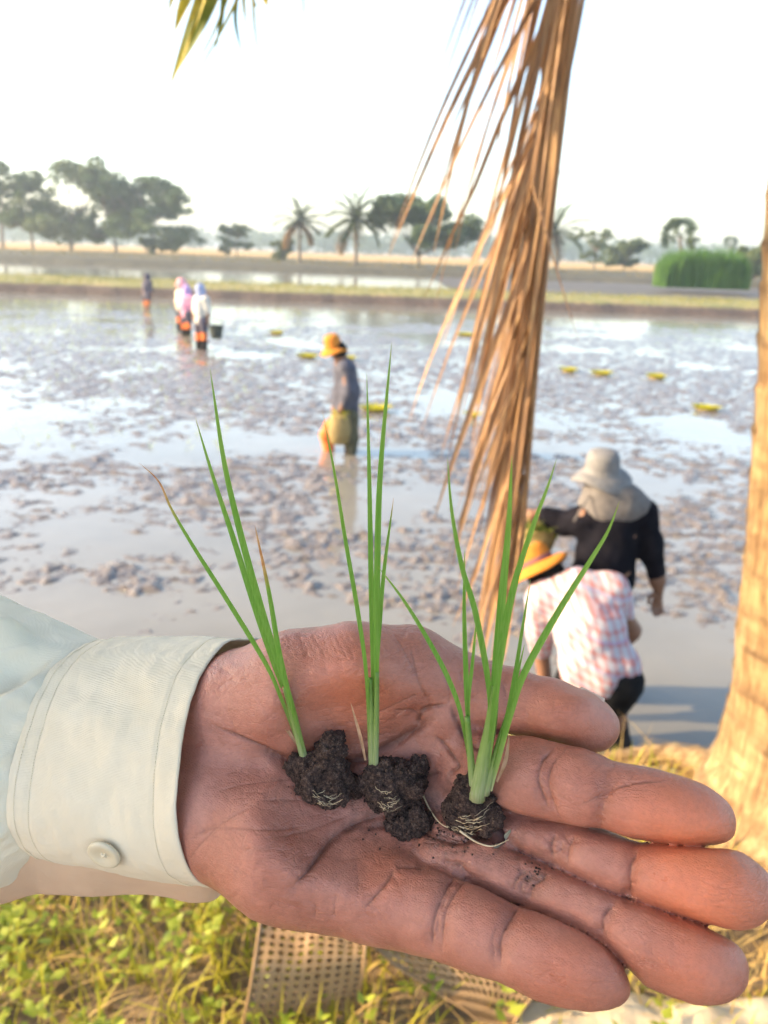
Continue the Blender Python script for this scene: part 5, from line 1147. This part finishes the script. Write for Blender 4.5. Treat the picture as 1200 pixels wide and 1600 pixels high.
MAT = dict(plaid=plaid(), black=fabric('black_shirt', (.006, .006, .010), (.014, .013, .018)), shorts=fabric('black_shorts', (.010, .010, .011), (.02, .02, .022)), grey=fabric('grey_scarf', (.125, .115, .115), (.19, .175, .172), 30), hatgrey=fabric('grey_hat', (.175, .17, .175), (.24, .235, .24), 30),
    navy=fabric('navy_shirt', (.060, .062, .085), (.105, .105, .135)), olive=fabric('olive_trousers', (.07, .065, .04), (.12, .11, .07)), orange=fabric('orange_boots', (.66, .16, .04), (.80, .24, .07)), rust=fabric('rust_stockings', (.45, .14, .05), (.60, .22, .09)), dark=fabric('dark_boots', (.02, .018, .02), (.045, .04, .04)),
    straw=fabric('straw_hat', (.52, .17, .022), (.64, .25, .04), 60), white=fabric('white_shirt', (.52, .49, .42), (.62, .59, .53)), pink=fabric('pink_shirt', (.62, .24, .34), (.74, .34, .44)), cream=fabric('cream_shirt', (.66, .54, .42), (.76, .66, .54)), blue=fabric('blue_hood', (.26, .30, .46), (.36, .40, .56)), purple=fabric('purple_hood', (.40, .27, .50), (.52, .38, .62)), pinkhat=fabric('pink_hat', (.66, .28, .32), (.76, .40, .42)), slate=fabric('slate_clothes', (.07, .065, .09), (.12, .11, .14)), hair=fabric('black_hair', (.01, .009, .008), (.02, .018, .015)), band=fabric('hat_band', (.22, .09, .10), (.30, .13, .13)), hatgreen=fabric('bucket', (.05, .055, .05), (.09, .10, .085)))
def sdf_part(name, chains, h, mat, parent, y0, k=.05, wrinkle=0.0, ws=.09, seed=0):
    """chains: lists of (px, py, dy, r) laid out on the upright plane y0"""
    pts = [[(at_y(a, b, y0 + d), r) for a, b, d, r in ch] for ch in chains]; A = np.array([p for ch in pts for p, r in ch]); mr = max(r for ch in pts for p, r in ch) + 3 * h + .03
    F = Field(A.min(0) - mr, A.max(0) + mr, h)
    for ch in pts:
        if len(ch) == 1: F.ell(ch[0][0], (ch[0][1],) * 3, k)
        else: F.chain([p for p, r in ch], [r for p, r in ch], k)
    P, Q = F.mesh(); P = relax(P, Q, 2)
    if wrinkle:
        q = P / ws + seed * 13.1; P = P + vnormals(P, Q) * (wrinkle * (fbm(q * np.array([1, 1, .7]), 3) - .5 * np.abs(perlin(q * np.array([.8, .8, 1.6])))))[:, None]
    return mesh_obj(name, P, Q, mat, parent)
def hat(parent, c, axis, rc, hc, rb, mat, droop=.25, band=None, wav=.06, name='hat', seed=0, k=40, dip=None):
    axis = np.array(axis, float); axis /= np.linalg.norm(axis); e1 = np.cross(axis, [.3, 1, .2]); e1 /= np.linalg.norm(e1); e2 = np.cross(axis, e1); V = []; rg = np.random.default_rng(seed); ph = rg.uniform(0, 6)
    prof = [(0, hc), (rc * .5, hc * .99), (rc * .82, hc * .90), (rc * .96, hc * .65), (rc, hc * .3), (rc * 1.03, 0), (rc + (rb - rc) * .35, -.03 * rb), (rc + (rb - rc) * .7, -droop * .5 * rb), (rb, -droop * rb), (rb * .995, -droop * rb - .006), (rc + (rb - rc) * .5, -droop * .28 * rb - .006), (rc * .98, -.012), (rc * .9, hc * .5), (0, hc * .9)]
    for i, (r, z) in enumerate(prof):
        for j in range(k):
            a = 2 * math.pi * j / k; f = max(0, (r - rc) / (rb - rc)); zz = z + rb * wav * f * math.sin(2 * a + ph) + rb * wav * .5 * f * math.sin(3 * a + 2 * ph); V.append(c + axis * zz + r * (e1 * math.cos(a) + e2 * math.sin(a)))
    o = mesh_obj(name, np.array(V), grid_faces(len(prof), k, True), mat, parent)
    if band is not None:
        V = [c + axis * z + r * (e1 * math.cos(2 * math.pi * j / k) + e2 * math.sin(2 * math.pi * j / k)) for r, z in ((rc * 1.045, .003), (rc * 1.045, hc * .16), (rc * 1.03, hc * .26)) for j in range(k)]; mesh_obj('hat_band', np.array(V), grid_faces(3, k, True), band, o)
    return o
def feet(px, py): return at_z(px, py, 0.0)
def hand5(parent, c, d, side, s, mat):
    """small hand: palm and five slightly curled fingers, pointing along d"""
    d = np.array(d, float); d /= np.linalg.norm(d); side = np.array(side, float); side -= d * side.dot(d); side /= np.linalg.norm(side); nrm = np.cross(d, side); F = Field(c - .14 * s, c + .2 * s, .006 * s); F.chain([c - d * .02 * s, c + d * .05 * s], [.026 * s, .030 * s], .01, flat=(nrm, .6))
    for i, (o, L) in enumerate(((-.027, .062), (-.009, .072), (.009, .068), (.026, .055))):
        a = c + d * .06 * s + side * o * s; F.chain([a, a + d * L * .5 * s + nrm * .008 * s, a + d * L * .9 * s + nrm * .03 * s], [.0095 * s, .009 * s, .0075 * s], .004)
    a = c + side * -.028 * s; F.chain([a, a + (d * .6 - side * .7) * .035 * s, a + (d * .9 - side * .35) * .065 * s], [.012 * s, .0105 * s, .009 * s], .006); P, Q = F.mesh(); return mesh_obj('hand', P, Q, mat, parent)

# --- stooping planter in the plaid shirt
b = feet(962, 1172); y0 = b[1]; t = empty('person', (b[0], b[1], -.15)); props(t, 'stooping planter in a pink and white checked shirt and orange hat', 'person'); h = .012
sdf_part('body', [[(935, 1062, .0, .115), (915, 985, .12, .12), (895, 935, .25, .12), (868, 908, .34, .06), (848, 893, .38, .085)], [(850, 940, .25, .06), (842, 1000, .30, .045), (852, 1062, .28, .036)], [(960, 932, .22, .06), (985, 985, .35, .045), (950, 1040, .40, .036)], [(958, 1075, -.02, .085), (955, 1118, -.04, .062), (966, 1160, 0, .05), (964, 1205, 0, .045)], [(905, 1078, .05, .085), (880, 1125, .05, .06), (880, 1170, .10, .05), (878, 1205, .10, .045)]], h, SKINP, t, y0)
sdf_part('shirt', [[(938, 1048, .0, .150), (922, 990, .10, .165), (902, 935, .24, .155)], [(855, 935, .24, .095), (950, 925, .20, .10)], [(850, 938, .25, .085), (844, 985, .29, .065), (846, 1015, .29, .06)], [(955, 928, .20, .085), (972, 958, .30, .065)], [(905, 1045, .0, .10), (968, 1040, -.01, .10)]], h, MAT['plaid'], t, y0, .05, .016, .10, 1)
sdf_part('shorts', [[(910, 1062, .03, .125), (962, 1064, -.02, .130)], [(958, 1075, -.02, .115), (957, 1096, -.04, .085)], [(905, 1078, .05, .115), (892, 1102, .05, .085)]], h, MAT['shorts'], t, y0, .05, .008, .07, 2)
sdf_part('stocking', [[(956, 1108, -.04, .068), (958, 1128, -.03, .064)]], h, MAT['rust'], t, y0, .02); sdf_part('boot', [[(960, 1128, -.02, .066), (967, 1165, 0, .060), (964, 1205, 0, .062)]], h, MAT['dark'], t, y0, .02, .006); sdf_part('boot', [[(882, 1125, .06, .066), (880, 1165, .10, .060), (878, 1205, .10, .062)]], h, MAT['dark'], t, y0, .02, .006)
_hc = at_y(846, 890, y0 + .37); hat(t, at_y(838, 880, y0 + .40), (-.45, .40, .80), .088, .10, .165, MAT['straw'], .22, MAT['band'], .10, seed=2); sdf_part('hair', [[(850, 893, .37, .095), (858, 899, .34, .085)]], h, MAT['hair'], t, y0, .02)
hand5(t, at_y(853, 1066, y0 + .28), (0, .1, -1), (1, .2, 0), 1.0, SKINP)

# --- woman in black carrying seedlings
b = feet(955, 1098); y0 = 4.05; t = empty('person', (at_y(950, 930, y0)[0], y0, -.2)); props(t, 'worker in a black shirt with grey hat and scarf, seen from behind', 'person')
sdf_part('body', [[(942, 935, .0, .12), (950, 880, .0, .12), (960, 825, .0, .12), (958, 782, 0, .06), (940, 742, .02, .095)], [(915, 808, .0, .055), (880, 815, .12, .042), (848, 804, .16, .034)], [(1002, 800, -.02, .055), (1018, 850, -.02, .045), (1027, 905, 0, .034), (1029, 922, .01, .028)], [(925, 950, .0, .095), (925, 1040, .02, .07), (922, 1120, .0, .055)], [(950, 950, .02, .095), (948, 1040, .04, .07), (948, 1120, .04, .055)]], h, SKINP, t, y0)
sdf_part('shirt', [[(938, 910, .0, .135), (945, 870, .0, .140), (958, 820, .0, .145)], [(920, 815, .02, .085), (998, 805, -.02, .09)], [(915, 812, .02, .075), (882, 818, .12, .058), (856, 808, .15, .052)], [(1000, 805, -.02, .078), (1016, 850, -.02, .062), (1025, 895, 0, .050)], [(915, 905, .0, .10), (960, 905, .0, .10)]], h, MAT['black'], t, y0, .05, .014, .10, 3)
sdf_part('trousers', [[(925, 925, .0, .125), (948, 925, .0, .120)], [(925, 945, .0, .11), (925, 1040, .02, .085), (922, 1120, 0, .075)], [(950, 945, .02, .11), (948, 1040, .04, .085), (948, 1120, .04, .075)]], h, MAT['shorts'], t, y0, .05, .008)
sdf_part('scarf', [[(940, 758, .02, .080), (950, 777, -.01, .088), (975, 788, -.03, .100), (998, 795, -.03, .072)], [(946, 772, -.03, .09), (944, 798, -.05, .065)], [(930, 790, .06, .09), (960, 795, .10, .09)]], h, MAT['grey'], t, y0, .06, .006, .14, 5)
hat(t, at_y(941, 735, y0), (-.06, -.16, 1), .086, .108, .152, MAT['hatgrey'], .30, None, .14, seed=4)
hand5(t, at_y(1029, 926, y0 + .01), (.02, .1, -1), (1, .3, 0), 1.0, SKINP); hand5(t, at_y(846, 803, y0 + .17), (-1, .1, -.2), (0, .3, 1), .95, SKINP)
st_, = [spline([at_y(921, 775, y0 - .08), at_y(908, 795, y0 - .1), at_y(897, 815, y0 - .08)], 8)]; v, f = tube(st_, .006, 5); mesh_obj('hat_string', v, f, MAT['grey'], t)
# her basket of seedlings
c = at_y(843, 838, 4.22); bk = empty('basket', c); props(bk, 'woven basket of green seedlings held by the worker in black', 'basket'); V = []; k = 28
for r, z in ((.05, -.085), (.075, -.06), (.092, 0), (.098, .05), (.103, .055), (.095, .045), (.085, -.02)):
    for j in range(k): a = 2 * math.pi * j / k; V.append((c[0] + r * math.cos(a), c[1] + r * math.sin(a) * .9, c[2] + z + .004 * ((j % 2) * 2 - 1)))
BASK = simple('basket_weave', (.22, .17, .06), (.38, .30, .12), 40, .8, .5, .01); mesh_obj('bowl', V, grid_faces(7, k, True), BASK, bk); v, f = blades((c[0] - .085, c[0] + .085, c[1] - .07, c[1] + .07), 260, .06, .14, .008, .014, np.random.default_rng(3), .7, 2, lambda x, y: 0 * x + c[2] + .01); mesh_obj('seedlings', v, f, simple('basket_seedlings', (.12, .16, .03), (.30, .32, .07), 20, .6, 0, trans=.3), bk)

# --- man with the orange hat and basket
b = feet(532, 706); y0 = b[1]; t = empty('person', (b[0], b[1], -.25)); props(t, 'planter in a navy shirt and orange straw hat walking with a basket', 'person'); h = .018
sdf_part('body', [[(541, 645, 0, .12), (542, 600, 0, .13), (538, 573, 0, .11), (531, 560, 0, .055), (526, 547, 0, .10)], [(542, 575, -.16, .06), (543, 612, -.2, .045), (533, 640, -.16, .035)], [(538, 575, .16, .06), (530, 610, .2, .045), (521, 640, .12, .035)], [(534, 652, .08, .09), (514, 672, .08, .07), (515, 715, .06, .05), (515, 740, .06, .05)], [(546, 652, -.08, .09), (548, 685, -.08, .065), (546, 740, -.08, .05)]], h, SKINP, t, y0)
sdf_part('shirt', [[(541, 648, 0, .145), (542, 610, 0, .15), (539, 578, 0, .135)], [(540, 574, -.15, .085), (538, 574, .15, .085)], [(543, 578, -.16, .078), (545, 610, -.2, .06), (537, 632, -.17, .05)], [(538, 578, .16, .075), (529, 610, .2, .06), (523, 632, .14, .05)]], h, MAT['navy'], t, y0, .06, .022, .13, 7)
sdf_part('trousers', [[(546, 652, -.08, .115), (549, 685, -.08, .085), (547, 712, -.08, .07)], [(536, 655, .08, .11), (522, 666, .08, .09)]], h, MAT['olive'], t, y0, .05, .012); sdf_part('boot', [[(517, 666, .08, .088), (510, 680, .08, .080), (513, 698, .07, .066), (515, 712, .06, .06)]], h, MAT['orange'], t, y0, .04, .008); sdf_part('boot', [[(547, 690, -.08, .075), (546, 735, -.08, .065)]], h, MAT['dark'], t, y0, .04, .008)
sdf_part('hair', [[(529, 547, 0, .105)]], h, MAT['hair'], t, y0, .03); hat(t, at_y(521, 543, y0), (-.22, -.10, 1), .098, .155, .165, MAT['straw'], .30, MAT['straw'], .06, seed=6); hand5(t, at_y(531, 643, y0 - .16), (-.4, 0, -1), (.2, 1, 0), 1.1, SKINP)
c = at_y(531, 668, y0 - .16); bk = empty('basket', c); props(bk, 'yellowish basket carried by the planter in the navy shirt', 'basket'); V = []; k = 24
for r, z in ((.07, -.20), (.11, -.17), (.135, -.05), (.125, .10), (.10, .17), (.095, .165), (.11, .05), (.09, -.14)):
    for j in range(k): a = 2 * math.pi * j / k; V.append((c[0] + r * math.cos(a) + .02 * z, c[1] + .7 * r * math.sin(a), c[2] + z + .008 * ((j % 2) * 2 - 1)))
mesh_obj('bowl', V, grid_faces(8, k, True), simple('yellow_basket', (.24, .17, .07), (.34, .25, .10), 20, .7, .4, .01), bk); v, f = blades((c[0] - .08, c[0] + .08, c[1] - .06, c[1] + .06), 140, .08, .16, .014, .024, np.random.default_rng(4), .6, 2, lambda x, y: 0 * x + c[2] + .08); mesh_obj('seedlings', v, f, BUN, bk)

# --- far workers
def worker(label, fx, fy, top, shirt, low, sock, hood, hatm=None, lean=0, wpx=11, seed=0, bare=False):
    b = feet(fx, fy); y0 = b[1]; t = empty('person', (b[0], b[1], -.2)); props(t, label, 'person', 'workers far out in the paddy'); H = fy - top; h = .024; X = lambda u, v: (fx + u * H / 110, fy - v * H)
    q = lambda rows: [(*X(u + lean * v * 10, v), d, r) for u, v, d, r in rows]
    sdf_part('body', [q([(0, .42, 0, .12), (0, .66, 0, .13), (0, .80, 0, .06), (-1, .90, 0, .10)]), q([(4, .40, -.08, .085), (4, .2, -.08, .06), (4, -.12, -.08, .05)]), q([(-5, .40, .08, .085), (-6, .2, .08, .06), (-5, -.12, .08, .05)]), q([(9, .72, -.1, .055), (12, .52, -.1, .045), (9, .40, -.12, .035), (9, .36, -.12, .03)]), q([(-8, .72, .1, .055), (-11, .55, .1, .045), (-12, .42, .05, .035)])], h, SKINP, t, y0)
    sdf_part('shirt', [q([(0, .44, 0, .15), (0, .58, 0, .15), (0, .70, 0, .155)]), q([(7, .74, -.08, .085), (-7, .74, .08, .085)]), q([(9, .72, -.1, .075), (12, .52, -.1, .06)]), q([(-8, .72, .1, .075), (-11, .55, .1, .06)])], h, MAT[shirt], t, y0, .07, .025, .14, seed)
    sdf_part('trousers', [q([(3, .42, -.05, .125), (-3, .42, .05, .125)]), q([(4, .40, -.08, .105), (4, .27, -.08, .085)]), q([(-5, .40, .08, .105), (-6, .27, .08, .085)])], h, MAT[low], t, y0, .06, .015, .14, seed + 3)
    for sx, dd in ((4, -.08), (-5.5, .08)):
        if sock: sdf_part('stocking', [q([(sx, .26, dd, .080), (sx, .14, dd, .072)])], h, MAT[sock], t, y0, .03)
        if not bare: sdf_part('boot', [q([(sx, .13, dd, .074), (sx, -.12, dd, .068)])], h, MAT['dark'], t, y0, .03)
    sdf_part('hood', [q([(-1, .905, 0, .118)]), q([(0, .86, 0, .10), (0, .79, 0, .125)])], h, MAT[hood], t, y0, .05, .015, .1, seed)
    if hatm: hat(t, at_y(*X(lean * 9 - 1, .95), y0), (-.1, -.1, 1), .12, .11, .20, MAT[hatm], .25, None, .05, seed=seed)
    return t, y0
worker('worker in a white shirt and blue hood, front of the group', 316, 546, 440, 'white', 'slate', 'orange', 'blue', None, -.3, seed=11)
worker('worker in a pink top behind the white shirted one', 292, 525, 444, 'pink', 'slate', 'orange', 'purple', None, 0, seed=12)
worker('worker in a cream shirt and pink hat, left of the group', 284, 515, 437, 'cream', 'slate', 'orange', 'pinkhat', 'pinkhat', 0, seed=13)
worker('lone far worker in dark clothes near the dike', 230, 484, 426, 'slate', 'slate', 'rust', 'slate', None, 0, seed=14, bare=True)
b = feet(316, 546); c = at_y(338, 519, b[1] - .1); bk = empty('bucket', c); props(bk, 'dark bucket carried by the worker in the white shirt', 'bucket'); V = []; k = 20
for r, z in ((.0, -.15), (.12, -.15), (.15, .0), (.165, .15), (.175, .155), (.16, .15), (.13, -.1)):
    for j in range(k): a = 2 * math.pi * j / k; V.append((c[0] + r * math.cos(a), c[1] + r * math.sin(a), c[2] + z))
mesh_obj('pail', V, grid_faces(7, k, True), MAT['hatgreen'], bk); v, f = tube([(c[0] + .165 * math.cos(a), c[1], c[2] + .15 + .16 * math.sin(a)) for a in np.linspace(0, math.pi, 14)], .01, 5); mesh_obj('handle', v, f, MAT['hatgreen'], bk)
# ================================================================== warm evening haze
hz = NT('haze_air'); hz.t.nodes.remove(hz.b); pv = hz.n('VolumePrincipled'); pv.inputs['Color'].default_value = (.80, .92, 1.0, 1); pv.inputs['Density'].default_value = .0009; pv.inputs['Anisotropy'].default_value = .3
hz.t.links.new(pv.outputs[0], hz.out.inputs['Volume'])
x0, x1, y0, y1, z0, z1 = -3900, 3900, -60, 1500, -1.8, 19
v = [(x, y, z) for z in (z0, z1) for y in (y0, y1) for x in (x0, x1)]
o = mesh_obj('haze', v, [(0, 2, 3, 1), (4, 5, 7, 6), (0, 1, 5, 4), (2, 6, 7, 3), (0, 4, 6, 2), (1, 3, 7, 5)], hz.m, smooth=False); props(o, 'thin pale haze over the paddy', 'haze', kind='stuff')
